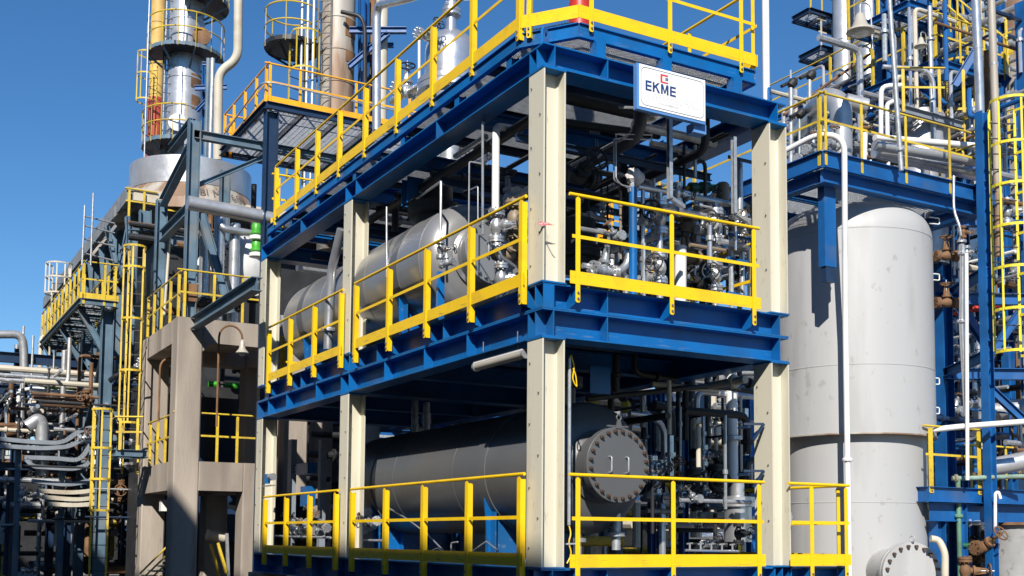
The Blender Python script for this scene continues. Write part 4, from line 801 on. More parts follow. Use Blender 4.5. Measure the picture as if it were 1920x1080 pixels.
c = ay(462, 500, 15.9); t = thing('exchanger_head', 'white round exchanger head with a bolted rim beside the silencers', 'exchanger', c)
part(MB().lathe(c, (.3, -1, 0), [(.68, -1.2), (.68, 0), (.74, .01), (.74, .09), (.62, .1), (.5, .22), (.25, .3), (0, .32)], 40), 'head_shell', WHT, t)
for k in range(28): a = 2*math.pi*k/28; sd_, up_ = perp(V((.3, -1, 0))); q_ = c+(sd_*math.cos(a)+up_*math.sin(a))*.7; part(MB().cyl(q_+V((.05, -.12, 0)), q_+V((0, .06, 0)), .022, n=6), 'bolt', DRK, t)
for i, (px, py_) in enumerate(((481, 428), (481, 460))):
    c = ay(px, py_, 14.8); t = thing('green_valve', ('upper', 'lower')[i]+' green relief valve bonnet at the left end of the module', 'valve', c); part(MB().lathe(c+V((0, 0, -.16)), (0, 0, 1), [(.1, 0), (.15, .02), (.15, .06), (.11, .08), (.12, .2), (.07, .3)], 18), 'bonnet', GRN, t); part(MB().lathe(c+V((0, 0, -.3)), (0, 0, 1), [(.1, 0), (.17, .02), (.17, .1), (.1, .13)], 18), 'valve_base', WHT, t)
# ---- fired heater with stacks
HX, HY, HZ = -.77, 21.0, 10.0
fh = thing('fired_heater', 'grey fired heater casing under the rust streaked stack base', 'heater', (3, 27, GZ))
part(MB().box((HX+1.0, HY+1.2, 2.0), (9.5, 38, HZ-1.2)), 'casing_wall', DRK, fh)
part(MB().box((HX+.3, HY+.25, HZ-.5), (9.4, 38.4, HZ-.3)), 'roof_slab', ASH, fh)
part(MB().box((HX-.05, HY, HZ-.42), (HX+.12, 38.4, HZ)), 'fascia', ASH, fh); part(MB().box((HX+.125, HY-.02, HZ-.38), (9.4, HY+.1, HZ-.03)), 'fascia', BEIGE, fh)
for k in range(9):
    y = HY+1.0+k*2.1; part(MB().ibeam((HX+.35, y, 2), (HX+.35, y, HZ-.5), .22, .2, .012, .014, (1, 0, 0)), 'post', OBLUE, fh); part(MB().ibeam((HX+.35, y, HZ-2.4), (HX-.05+.2, y-.0, HZ-.55), .12, .12, .01, .012, (0, 1, 0)), 'brace', OBLUE, fh)
part(MB().ibeam((HX+.35, HY+1.15, HZ-2.0), (HX+.35, 38, HZ-2.0), .25, .2), 'girder', OBLUE, fh)
def cone_base(cx, cy, z, r0, r1, hb, hc, nm):
    part(MB().lathe((cx, cy, z), (0, 0, 1), [(r0*1.08, -.3), (r0*1.08, 0), (r1, hc), (r1, hc+.02)], 44), nm, RCLAD, fh)
    part(MB().lathe((cx, cy, z+hc), (0, 0, 1), [(r1+.02, 0), (r1+.02, hb), (r1-.03, hb+.01), (r1-.03, hb-.1), (r1*.4, hb-.12)], 44), 'stack_collar', ALU, fh)
sc1 = ad(358, 340, 34); CZ = ad(358, 372, 32).z; cone_base(sc1.x, sc1.y, CZ, 2.0, 1.75, .78, .55, 'stack_base'); cone_base(sc1.x+.3, sc1.y+6.5, CZ, 2.0, 1.75, .78, .55, 'stack_base')
text_m = mat('stencil_paint', (.12, .1, .09), .8, var=.2)
for i, ch in enumerate('BIM-260B A'):                                  # stencilled on the cone
    a = R(-97+i*5.4); rr2 = 2.06; zc_ = CZ+.12; cu = bpy.data.curves.new('t', 'FONT'); cu.body = ch; cu.size = .33; to = bpy.data.objects.new('t', cu); col.objects.link(to)
    me = bpy.data.meshes.new_from_object(to.evaluated_get(bpy.context.evaluated_depsgraph_get())); bpy.data.objects.remove(to); me.materials.clear(); me.materials.append(text_m)
    if len(me.vertices):
        ex_ = V((-math.sin(a), math.cos(a), 0)); nr = V((math.cos(a), math.sin(a), 0)); base = V((sc1.x, sc1.y, zc_))+nr*(rr2+.06)
        me.transform(M(((ex_.x, -.7*nr.x, nr.x, base.x), (ex_.y, -.7*nr.y, nr.y, base.y), (0, 1, 0, base.z), (0, 0, 0, 1)))); link(me, 'stencil_letter', fh)
def round_platform(label, c, z, r0, r1, a0, a1, m=OBLUE, rm=OYEL, h=1.05, group='round platforms on the stacks', nposts=9):
    t = thing('round_platform', label, 'platform', (c.x, c.y, z), group); n = 20; A = [a0+(a1-a0)*k/n for k in range(n+1)]
    P = lambda r, a, zz: V((c.x+r*math.cos(a), c.y+r*math.sin(a), zz))
    mb = MB(); k2 = n+1
    vs = [P(r0, a, z-.03) for a in A]+[P(r1, a, z-.03) for a in A]+[P(r0, a, z) for a in A]+[P(r1, a, z) for a in A]; fs = []
    for i in range(n): fs += [(i, i+1, k2+i+1, k2+i), (2*k2+i, 3*k2+i, 3*k2+i+1, 2*k2+i+1), (k2+i, k2+i+1, 3*k2+i+1, 3*k2+i), (i, 2*k2+i, 2*k2+i+1, i+1)]
    part(mb.add(vs, fs+[(0, k2, 3*k2, 2*k2), (n, 2*k2+n, 3*k2+n, k2+n)]), 'deck_plate', DRK, t)
    e = MB()
    for i in range(n): e.bar(P(r1, A[i], z+.02), P(r1, A[i+1], z), .012, .12, (0, 0, 1))
    part(e, 'edge_channel', m, t)
    for zz, w_ in ((h, .045), (h*.52, .04)):
        part(MB().tube([P(r1, a, z+zz) for a in A], w_/2, 6), 'rail', rm, t)
    for k in range(nposts): a = a0+(a1-a0)*k/(nposts-1); part(MB().bar(P(r1, a, z-.08), P(r1, a, z+h), .05, .012), 'post', rm, t)
    for k in range(4):
        a = a0+(a1-a0)*(k+.5)/4; part(MB().bar(P(r0, a, z-.5), P(r1*.96, a, z-.06), .04, .06), 'bracket', m, t)
    return t
def stack(label, c, r, z0, z1, m, bands, name='stack', win=()):
    t = thing(name, label, 'stack', (c.x, c.y, z0)); part(MB().lathe((c.x, c.y, z0), (0, 0, 1), [(r, 0), (r, z1-z0)], 40), 'shell', m, t)
    for z in bands: part(MB().lathe((c.x, c.y, z), (0, 0, 1), [(r+.002, 0), (r+.018, .004), (r+.018, .05), (r+.002, .054)], 40), 'band', m, t)
    for a0, a1, za, zb in win:
        mb = MB(); n = 6; A = [a0+(a1-a0)*k/n for k in range(n+1)]; q_ = [V((c.x+(r+.015)*math.cos(a), c.y+(r+.015)*math.sin(a), 0)) for a in A]
        mb.add([fz(x, za) for x in q_]+[fz(x, zb) for x in q_], [(i, i+1, n+2+i, n+1+i) for i in range(n)]); part(mb, 'rust_patch', RUSTM, t)
    return t
s1 = ad(345, 200, 36); toC = math.atan2(CAM.y-s1.y, CAM.x-s1.x)
stack('tall silver clad stack rising from the heater at the left', s1, .55, HZ+1.2, 24, ALU, [11.9+k*.95 for k in range(13)], win=[(toC+.35, toC+1.1, ad(345, 172, 36).z, ad(345, 145, 36).z), (toC+.4, toC+1.1, ad(345, 212, 36).z, ad(345, 186, 36).z)])
round_platform('upper round platform with rails on the silver stack', s1, ad(345, 106, 36).z, .56, 1.18, toC-2.0, toC+1.6)
round_platform('lower half round platform on the left of the silver stack', s1, ad(345, 284, 36).z, .56, 1.25, toC-2.4, toC+.05)
round_platform('topmost dark platform on the silver stack at the picture edge', s1, ad(345, 2, 36).z, .56, 1.3, toC-.2, toC+2.2)
for i, (px, py_) in enumerate(((378, 68), (333, 230))):
    c = ad(px, py_, 35.3); t = thing('manhole', ('rusty manhole on the right of the silver stack', 'bright manhole beside the lower round platform')[i], 'manhole', c); d_ = V((CAM.x-c.x+(4 if i == 0 else -1), CAM.y-c.y, 0)).normalized(); part(MB().lathe(c-d_*.4, d_, [(.22, 0), (.22, .35), (.28, .36), (.28, .44), (0, .45)], 20), 'manhole_cover', RUSTM if i == 0 else ALU, t)
ladder('grey ladder up the left side of the silver stack', fz(ad(315, 300, 35.4), HZ+1), 24, (CAM.x-s1.x, CAM.y-s1.y, 0), m=DRK, cage=False, group=None)
for i, px in enumerate((306, 322)): c = ad(px, 200, 35.7); pipe(('thin grey pipe left', 'thin grey pipe right')[i]+' of the ladder on the silver stack', [fz(c, HZ+1), fz(c, 24)], .05, GALV)
s3 = ad(292, 200, 44); stack('thin yellow and red stack behind the silver stack', s3, .3, 5, ad(292, 185, 44).z, DRED, [], win=()); stack('upper yellow length of the thin stack behind the silver stack', s3, .28, ad(292, 185, 44).z+.01, 30, mat('stack_yellow', (.6, .38, .1), .6, var=.2, dirt=(.4, .25, .1), damt=.4), [ad(292, 120, 44).z, ad(292, 40, 44).z])
ladder('caged ladder on the thin yellow stack', fz(ad(283, 200, 43), ad(283, 200, 43).z), ad(283, 105, 43).z, (-.7, -.7, 0), m=OYEL, zc0=ad(283, 196, 43).z, step=1.0)
pipe('beige vent pipe with an offset bend right of the silver stack', [ad(447, -10, 33), ad(446, 112, 33), ad(410, 135, 33), ad(408, 300, 33)], .13, BEIGE, bend=.55, n=16, seg=6)
for i, px in enumerate((391, 399)): pipe(('left','right')[i]+' of two slim pipes between the silver stack and the beige vent', [ad(px, 110, 34), fz(ad(px, 110, 34), HZ)], .07, GALV if i else OBLUE)
steel('stack_bracket', 'blue bracket steel right of the silver stack', 'bracket', ad(390, 170, 34), [('bar', ad(365, 165, 34), ad(425, 163, 34), .14, .1), ('bar', ad(368, 208, 34), ad(410, 165, 34), .1, .1), ('bar', ad(380, 120, 34), ad(402, 120, 34), .1, .1), ('post', ad(383, 120, 34.2), ad(381, 290, 34.2), .12, .1)], RBLUE)
s2 = ad(633, 100, 31); stack('rust streaked clad stack behind the orange platform', s2, .46, 8.0, 24, RCLAD, [9+k*.9 for k in range(16)], win=[(toC+.3, toC+1.3, ad(633, 76, 31).z, ad(633, 30, 31).z), (toC+.35, toC+1.3, ad(633, 125, 31).z, ad(633, 100, 31).z)])
ladder('slim ladder on the left side of the rust streaked stack', fz(ad(606, 180, 30.4), 9.5), 24, (-.5, -.85, 0), w_=.35, m=DRK, cage=False, group=None)
ladder('caged ladder left of the rust streaked stack', fz(ad(556, 180, 30.6), 9.8), ad(556, 68, 30.6).z, (.3, -1, 0), w_=.5, m=OYEL, zc0=ad(556, 140, 30.6).z, step=1.0, Rc=.4)
rp_ = ad(548, 78, 31); round_platform('small dark round platform left of the rust streaked stack', rp_, rp_.z-.2, .05, .75, 0, 2*math.pi-.05, h=1.0, nposts=7, m=DRK)
for i, px in enumerate((566, 577, 588)): c = ad(px, 60, 30.5); pipe(('left','middle','right')[i]+' slim service pipe beside the rust streaked stack', [fz(c, 9.5), fz(c, 24)], .045, GALV, fl=[(0, .4)])
pipe('bent black line at the head of the rust streaked stack', [ad(640, 22, 30.4), ad(676, 30, 30.3), ad(684, 50, 30.3), ad(684, 200, 30.3)], .055, DRK, bend=.3)
pipe('beige pipe right of the rust streaked stack', [ad(717, -10, 31), fz(ad(717, -10, 31), 9)], .17, BEIGE, n=18)
pipe('rusty pipe between stack and beige pipe', [ad(700, -10, 31.5), fz(ad(700, -10, 31.5), 9)], .12, RUSTM)
steel('stack_bracket', 'blue bracket steel right of the rust streaked stack', 'bracket', ad(700, 80, 30.6), [('bar', ad(655, 57, 30.6), ad(762, 57, 30.6), .16, .14), ('bar', ad(655, 125, 30.6), ad(728, 62, 30.6), .14, .12), ('bar', ad(690, 85, 30.9), ad(738, 85, 30.9), .12, .1), ('post', ad(678, -10, 31), ad(678, 200, 31), .16, .14), ('post', ad(686, -10, 31.2), ad(686, 200, 31.2), .16, .14)], RBLUE)
# yellow rails and gratings under the heater roof edge
for i, (x0, x1, y) in enumerate(((238, 290, 402), (305, 370, 418))):
    a, b2 = ay(x0, y, HY-.1), ay(x1, y, HY-.1); guardrail(a, b2, [.05, .45, .95], a.z, (0, -1), ('left','right')[i]+' yellow rail below the heater roof edge', m=OYEL, h=.75, hero=False, drop=.05, toeboard=False, group='rails of the heater deck')
steel('heater_gantry', 'weathered blue gantry steel hanging below the heater roof corner', 'gantry', ay(270, 440, HY), [('beam', ay(238, 425, HY-.2), ay(295, 428, HY-.2), .2, .16), ('brace', ay(240, 430, HY-.2), ay(222, 520, HY-.2), .14, .12), ('brace', ay(222, 515, HY-.2), ay(200, 425, HY-.2), .14, .12), ('brace', ay(250, 440, HY-.2), ay(225, 475, HY-.2), .1, .1), ('post', ay(272, 395, HY-.3), ay(272, 430, HY-.3), .3, .25), ('beam', ay(240, 405, HY-.25), ay(240, 460, HY-.25), .1, .1)], OBLUE)
pipe('thin rusty pole rising past the heater corner', [ad(310, 590, 27), ad(322, 420, 27), ad(278, 275, 27.5), ad(277, -10, 27.5)], .04, RUSTM, bend=.05) if False else pipe('thin rusty pole rising past the heater corner', [fz(ad(277, 100, 33), HZ-.6), fz(ad(277, 100, 33), 24)], .022, GALV)
pipe('thin pale conduit slanting up between the weathered columns', [ay(308, 590, 17.2), ay(320, 420, 17.2)], .035, BEIGE)
# scaffold tubes at the heater's left
for i, px in enumerate((159, 175)): pipe(('left','right')[i]+' scaffold standard beside the heater corner', [fz(ad(px, 360, 30), ad(px, 500, 30).z), ad(px, 362 if i else 385, 30)], .025, GALV)
for i, py_ in enumerate((405, 423, 448, 475)): pipe(('top','second','third','lowest')[i]+' scaffold ledger beside the heater corner', [ad(158, py_, 30), ad(215, py_+14, 30.5)], .022, GALV)
# ---- left walkway
WZ = 6.6
deck('walkway with faded yellow rails high at the left', (-2.0, 20.4), (-1.1, 28.8), WZ, OBLUE, joists=8)
guardrail((-2.0, 20.4), (-2.0, 28.7), [.03]+[.75*k for k in range(1, 12)], WZ, (-1, 0), 'long faded yellow guardrail along the left walkway', m=OYEL, hero=False, group='guardrails of the left walkway', h=1.0)
guardrail((-1.97, 20.38), (-1.12, 20.38), [.03, .55, .82], WZ, (0, -1), 'short faded yellow guardrail at the near end of the left walkway', m=OYEL, hero=False, group='guardrails of the left walkway', h=1.0)
guardrail((-1.1, 20.6), (-1.1, 28.7), [.1+.9*k for k in range(9)], WZ, (1, 0), 'faded yellow guardrail along the heater side of the left walkway', m=OYEL, hero=False, group='guardrails of the left walkway', h=1.0, toeboard=False)
wc = [('column', (-1.25, 20.8, GZ), (-1.25, 20.8, WZ-.16), .3, .26), ('column', (-1.25, 24.2, GZ), (-1.25, 24.2, WZ-.16), .26, .24), ('column', (-1.25, 27.8, GZ), (-1.25, 27.8, WZ-.16), .26, .24), ('brace', (-1.25, 20.9, 5.2), (-1.95, 20.9, WZ-.2), .16, .14), ('brace', (-1.25, 24.2, 5.2), (-1.95, 24.2, WZ-.2), .16, .14), ('brace', (-1.25, 27.8, 5.2), (-1.95, 27.8, WZ-.2), .16, .14), ('brace', (-1.25, 21.0, 3.2), (-1.25, 24.0, 5.6), .12, .1), ('brace', (-1.25, 24.0, 3.2), (-1.25, 21.0, 5.6), .12, .1), ('beam', (-1.25, 20.9, 3.1), (-1.25, 27.7, 3.1), .2, .16)]
steel('walkway_trestle', 'blue grey steel trestle with knee braces under the left walkway', 'trestle', (-1.25, 24, GZ), wc, OBLUE)
lb = ad(253, 600, 27.5); ladder('tall faded yellow caged ladder between walkway and concrete frame', fz(lb, 1.8), ad(253, 468, 27.5).z, (-.35, -1, 0), w_=.36, zc0=3.0, step=1.25, Rc=.27, nb=3)
lb = ad(189, 900, 26.5); ladder('lower faded yellow caged ladder at the left trestle column', fz(lb, GZ), ad(189, 770, 26.5).z, (-.2, -1, 0), w_=.36, zc0=.9, step=.72, Rc=.24, nb=3)
ladder('pale ladder cage top at the far end of the left walkway', fz(ad(113, 540, 36), 6), ad(113, 500, 36).z, (-.3, -1, 0), w_=.5, m=BEIGE, zc0=ad(113, 556, 36).z, step=.5, Rc=.4, group=None)
# far red white chimney and red tower
c = ad(174, 660, 70); t = thing('chimney', 'distant red and white banded chimney under the left walkway', 'chimney', fz(c, GZ))
zz = GZ
for k in range(8): part(MB().lathe((c.x, c.y, zz+k*1.7), (0, 0, 1), [(.75, 0), (.75, 1.7)], 20), 'band', DRED if k % 2 else WHT, t)
c = ad(262, 660, 60); t = thing('red_tower', 'distant dull red lattice tower behind the caged ladder', 'tower', fz(c, GZ))
for k in (-1, 1): part(MB().bar(fz(c, GZ)+V((k*.6, 0, 0)), fz(c, 11)+V((k*.1, 0, 0)), .25, .25), 'leg', DRED, t)
for k in range(10): z = GZ+k*1.2; w_ = .6-.5*k/10; part(MB().bar(fz(c, z)+V((-w_, 0, 0)), fz(c, z+1.0)+V((w_-.05, 0, 0)), .1, .1), 'lattice_bar', DRED, t)
# ---- pipe rack at the left edge
RZ = 5.5; RY = 25.0
mem = []
for x in (-4.6, -3.0, -1.45, .2): mem += [('column', (x, RY, GZ), (x, RY, RZ+.3), .24, .22), ('column', (x, RY+4, GZ), (x, RY+4, RZ+.3), .24, .22)]
for y in (RY-.14, RY+4): mem += [('beam', (-9, y, RZ), (.3, y, RZ), .3, .18), ('beam', (-9, y, 4.55), (.3, y, 4.55), .26, .18), ('beam', (-9, y, 2.3), (.3, y, 2.3), .24, .18)]
mem += [('brace', (-4.5, RY+.05, 2.6), (-3.1, RY+.05, 4.3), .1, .1), ('brace', (-2.9, RY+.05, 4.4), (-1.6, RY+.05, 2.5), .1, .1)]
steel('pipe_rack', 'dark blue steel pipe rack at the left edge below the walkway', 'pipe rack', (-3, 27, GZ), mem, NAVY)
rk = lambda x, y, c=24.5: ay(x, y, c)
for lab, pts, r_, m_ in (('pale pipe with an elbow on top of the rack at the left edge', [(-20, 627), (40, 627), (45, 655), (45, 700)], .12, ALU), ('silver pipe lying across the rack beams', [(20, 700), (300, 714)], .11, SIL), ('white pipe crossing in front of the rack column', [(35, 733), (60, 728), (160, 738), (280, 745)], .055, WHT), ('green pipe left length on the rack', [(92, 735), (100, 720), (140, 722)], .12, GRN), ('green pipe right length on the rack', [(150, 725), (200, 732), (255, 742)], .1, GRN), ('brown pipe low at the left edge', [(-20, 797), (52, 797)], .07, RUSTM), ('slim silver downpipe left of the rack', [(20, 745), (12, 760), (12, 840)], .05, SIL), ('white downpipe left of the rack column', [(35, 735), (33, 800)], .06, WHT), ('second white downpipe left of the rack column', [(43, 735), (43, 795)], .05, WHT), ('fat silver duct bending down before the cable trays', [(50, 800), (72, 785), (79, 795), (79, 892)], .17, ALU), ('black pipe elbow joining the silver duct', [(10, 812), (48, 805), (62, 790)], .16, RUSTM)):
    pipe(lab, [rk(x, y, 24.5 if r_ < .165 else 22) for x, y in pts], r_, m_, bend=.3, n=14, fl=[(0, .5)] if m_ in (GRN, SIL) else ())
c = rk(140, 775, 27); t = thing('horizontal_drum', 'pale horizontal drum with domed end under the green pipe', 'drum', c); part(MB().lathe(c+V((-1.3, 0, 0)), (1, 0, 0), [(0, -.2), (.35, -.15), (.5, 0), (.5, 4.2)], 28), 'drum_shell', BEIGE, t); part(MB().lathe(c+V((-.2, 0, 0)), (1, 0, 0), [(.515, 0), (.515, .06)], 28), 'band', GALV, t)
for i, pts in enumerate(([(-20, 822), (60, 830), (118, 832), (150, 805), (200, 800)], [(-20, 836), (80, 842), (130, 838), (155, 822), (170, 818)], [(45, 858), (110, 860), (150, 865), (170, 830)], [(48, 862), (60, 875), (140, 880), (168, 870), (172, 820)], [(60, 902), (130, 910), (172, 900)], [(70, 920), (140, 925), (200, 915)], [(80, 932), (150, 938), (200, 928)], [(90, 945), (150, 948), (200, 940)])):
    t = thing('cable_tray', 'curving grey cable tray low at the left, '+('topmost of the stack', 'second from the top', 'third from the top', 'looped one in the middle', 'fifth from the top', 'sixth from the top', 'seventh from the top', 'lowest of the stack')[i], 'cable tray', rk(*pts[0], 21), 'cable trays at the left edge')
    P_ = rnd([rk(x, y, 21.5) for x, y in pts], .5, 5); mb = MB()
    for a, b_ in zip(P_, P_[1:]): mb.bar(a, b_, .5 if i < 2 else .3, .11, (0, 0, 1))
    part(mb, 'tray', CLAM if i < 5 else BEIGE, t)
for i, px in enumerate((35, 118)): steel('tray_post', ('left','right')[i]+' blue post carrying the cable trays', 'post', rk(px, 900, 21.6), [('post', fz(rk(px, 900, 21.7), GZ), rk(px, 825, 21.7), .14, .12)], OBLUE)
deck('small landing with yellow rails right of the lower caged ladder', ad(218, 840, 26), ad(262, 845, 27), ad(218, 842, 26).z, OBLUE)
a = ad(220, 842, 25.9); b2 = ad(262, 842, 25.9); guardrail((a.x, a.y), (b2.x, b2.y), [.05, .45], a.z, (0, -1), 'small yellow rail on the landing right of the lower ladder', m=OYEL, hero=False, h=.75, drop=.02, toeboard=False, group='guardrails of the left walkway')
# ================================================================== RIGHT BACKGROUND
# ---- tall pale tank
TC = ad(1598, 600, 22.2); TR = 1.51
zk, zr, zs, zs2, za = ad(1600, 421, 20.65).z, ad(1600, 813, 20.65).z, ad(1600, 683, 20.65).z, ad(1600, 943, 20.8).z, 0
tk = thing('tall_tank', 'tall pale grey cylindrical tank right of the steel module', 'tank', (TC.x, TC.y, GZ))
prof = [(TR, zr), (TR, zk)]
for k in range(1, 12): a = math.pi/2*k/11; prof.append((TR*math.cos(a)**.42 if k < 11 else 0, zk+.68*math.sin(a)))
part(MB().lathe((TC.x, TC.y, 0), (0, 0, 1), prof, 96), 'upper_shell', TANK, tk)
part(MB().lathe((TC.x, TC.y, 0), (0, 0, 1), [(TR-.17, GZ), (TR-.17, zr+.02), (TR-.02, zr+.021)], 96), 'skirt', TANK, tk)
part(MB().lathe((TC.x, TC.y, 0), (0, 0, 1), [(TR+.001, zr-.012), (TR+.02, zr-.012), (TR+.02, zr+.012), (TR+.001, zr+.013)], 96), 'ring', RCLAD, tk)
for z, r_ in ((zk, TR), (zs, TR), (zs2, TR-.17)): part(MB().lathe((TC.x, TC.y, z), (0, 0, 1), [(r_-.002, 0), (r_+.006, .004), (r_+.006, .02), (r_-.002, .024)], 96), 'weld_seam', TANK, tk)
for i, (py_) in enumerate((480, 568)):
    c = ad(1750, py_, 21.9); VR.place('gate_valve', ('upper','lower')[i]+' rusty valve on the right side of the tall tank', 'valve', ad(1775, py_, 21.6), (1, -.5, 0), (0, 0, 1), .95, 'rusty tank side valves'); part(MB().cyl(TC+V((1.2, -.7, c.z-TC.z)), ad(1762, py_, 21.6), .06, n=12), 'nozzle', TANK, tk)
for i, py_ in enumerate((415, 520, 715, 770)): c = ad(1752, py_, 21.8); part(MB().tube(rnd([c+V((-.15, 0, .06)), c+V((.08, -.05, .06)), c+V((.08, -.05, -.06)), c+V((-.15, 0, -.06))], .03), .012, 6), 'step_iron', WHT, tk)
# manway low on the tank
mw = ad(1725, 1062, 18.6); d_ = V((.12, -1, .05)).normalized()
md = V((-.38, -.92, 0)).normalized(); mwp = ad(1712, 1075, 19.6)
part(MB().lathe(mwp-md*1.2, md, [(.42, 0), (.42, .98), (.54, .99), (.54, 1.07), (.53, 1.075), (.53, 1.085), (.54, 1.09), (.54, 1.17), (.0, 1.18)], 40), 'manway', TANK, tk)
sd_, up_ = perp(md)
for k in range(20): a = 2*math.pi*(k+.5)/20; q_ = mwp+(sd_*math.cos(a)+up_*math.sin(a))*.47; part(MB().lathe(q_-md*.06, md, [(.03, 0), (.03, .09)], 6), 'stud_bolt', RBOLT, tk)
part(MB().torus(mwp+V((0, 0, .6)), (1, 0, 0), .05, .012, 14, 6), 'lifting_eye', TANK, tk)
pipe('white handle shaped davit arm beside the tank manway', [ad(1745, 1010, 19.4), ad(1760, 1012, 19.4), ad(1772, 1035, 19.3), ad(1772, 1080, 19.3)], .06, BEIGE, bend=.3)
PIPZ = ad(1585, 600, 20.3).z
pipe('long white downpipe in front of the tall tank with a bend under the platform', [ad(1470, 284, 20.6), ad(1535, 250, 20.2), ad(1583, 258, 19.9), fz(ad(1585, 600, 20.3), PIPZ), fz(ad(1585, 600, 20.3), GZ)], .052, WHT, bend=.25, n=14, seg=6, fl=[(3, .45)])
# ---- platform above the tank
pc = ad(1543, 288, 20); PZ = pc.z+.05
px0, py0 = pc.x, pc.y
deck('blue framed platform above the tall pale tank', (px0, py0), (px0+4.6, py0+5.2), PZ, RBLUE, joists=5, th=.3)
steel('platform_girders', 'blue girders under the platform above the tall tank', 'girder', (px0+2, py0+2, PZ-.6), [('girder', (px0+.05, py0+.12, PZ-.42), (px0+4.6, py0+.12, PZ-.42), .24, .2), ('girder', (px0+.12, py0+.23, PZ-.42), (px0+.12, py0+5.2, PZ-.42), .24, .2), ('girder', (px0+4.2, py0+.23, PZ-.42), (px0+4.2, py0+5.2, PZ-.42), .24, .2), ('girder', (px0+.23, py0+2.5, PZ-.42), (px0+4.1, py0+2.5, PZ-.42), .2, .16)], RBLUE)
guardrail((px0, py0-.02), (px0+4.5, py0-.02), [.06, .95, 2.1, 3.3, 4.4], PZ, (0, -1), 'yellow guardrail along the front of the platform above the tall tank', m=OYEL, hero=False, group='guardrails of the tank platform', toeboard=False, drop=.25)
guardrail((px0-.02, py0), (px0-.02, py0+5.1), [.08, 1.2, 2.4, 3.6, 4.8], PZ, (-1, 0), 'yellow guardrail along the left side of the platform above the tall tank', m=OYEL, hero=False, group='guardrails of the tank platform', toeboard=False, drop=.25)
guardrail((px0+4.62, py0+.1), (px0+4.62, py0+5.1), [.1, 1.2, 2.4, 3.6, 4.8], PZ, (1, 0), 'yellow guardrail along the right side of the platform above the tall tank', m=OYEL, hero=False, group='guardrails of the tank platform', toeboard=False, drop=.1)
hb = ad(1555, 340, 20.35); t = thing('hanging_bracket', 'blue box channel hanging down before the left of the tall tank', 'bracket', hb); hz0, hz1 = ad(1555, 532, 20.35).z, PZ-.3
part(MB().box((hb.x-.13, hb.y, hz0+.28), (hb.x+.15, hb.y+.16, hz1)), 'channel_box', RBLUE, t); part(MB().box((hb.x-.1, hb.y+.01, hz0), (hb.x+.11, hb.y+.12, hz0+.279)), 'underside_shade', NAVY, t)  # navy box below the channel stands in for its dark underside and shadow
for k in range(3): part(MB().torus((hb.x+.17, hb.y+.08, hz0+.45+k*.25), (0, 1, 0), .045, .008, 10, 5), 'cleat', WHT, t)
# pipes on the tank platform
pipe('fat pale pipe rising through the tank platform and bending back', [ad(1577, 320, 21.5), ad(1577, 190, 21.5), ad(1545, 185, 22), ad(1500, 240, 25)], .21, ALU, bend=.5, n=20, seg=6, straps=[(0, .3)])
pipe('pale pipe stub behind the fat pipe bend', [ad(1585, 190, 22.5), ad(1625, 200, 22.5)], .16, ALU, n=16)
pipe('slim white standpipe with brown head on the tank platform', [ad(1618, 300, 20.6), ad(1620, 250, 20.6)], .07, WHT); VR.place('gate_valve', 'small rusty valve on top of the slim standpipe', 'valve', ad(1617, 240, 20.6), (0, 0, 1), (.5, -.8, 0), .4)
for i, (y0, y1, r_, m_) in enumerate(((272, 305, .1, ALU), (285, 330, .12, SIL), (258, 275, .07, WHT), (300, 322, .06, DRK))):
    pipe(('upper','thickest','thin white','dark')[i]+' pipe running right across the tank platform', [ad(1640, y0, 21.5+.4*i), ad(1840, y1, 22.5+.4*i)], r_, m_, n=14)
for i, (px, py_, s_) in enumerate(((1522, 285, .9), (1560, 270, .8), (1505, 300, .8))): VG.place('gate_valve', ('middle','right','left')[i]+' pale valve at the left corner of the tank platform', 'valve', ad(px, py_, 21), (1, .2, 0), (0, -.2, 1), s_, 'valves on the tank platform')
for i, px in enumerate((1483, 1518, 1499)): pipe(('left','right','middle')[i]+' grey post with instrument head behind the right module column', [ad(px, 330, 23), ad(px, 158 if i == 0 else 150 if i == 1 else 215, 23)], .05 if i < 2 else .03, GALV); c = ad(px-4, 155 if i == 0 else 140 if i == 1 else 212, 23); t = thing('instrument', ('left','right','middle')[i]+' dark instrument head on a grey post behind the right column', 'instrument', c); part(MB().lathe(c+V((0, 0, -.1)), (.4, -.3, .6), [(.03, 0), (.09, .05), (.1, .15), (.05, .22)], 12), 'instrument_head', DRK, t); part(MB().cyl(c, c+V((-.2, 0, -.12)), .035, n=8), 'cable_arm', DRK, t)
c = ad(1725, 300, 24.5); t = thing('domed_drum', 'bright silver drum with conical roof behind the tank platform rail', 'drum', fz(c, PZ-1)); part(MB().lathe(fz(c, 0), (0, 0, 1), [(.56, PZ-1), (.56, ad(1725, 228, 24.5).z), (.5, ad(1725, 222, 24.5).z+.1), (0, ad(1725, 218, 24.5).z+.2)], 36), 'drum_shell', ALU, t)
deck('small galvanised landing over the silver drum', ad(1680, 215, 23.3), ad(1765, 215, 24.8), ad(1725, 205, 23.6).z, CLAM)
a = ad(1690, 205, 23.3); b2 = ad(1770, 215, 23.3); guardrail((a.x, a.y), (b2.x, b2.y), [.05, .8, 1.3], a.z, (0, -1), 'yellow rail on the small landing over the silver drum', m=OYEL, hero=False, group='guardrails of the tank platform', toeboard=False, h=.9, drop=.05)
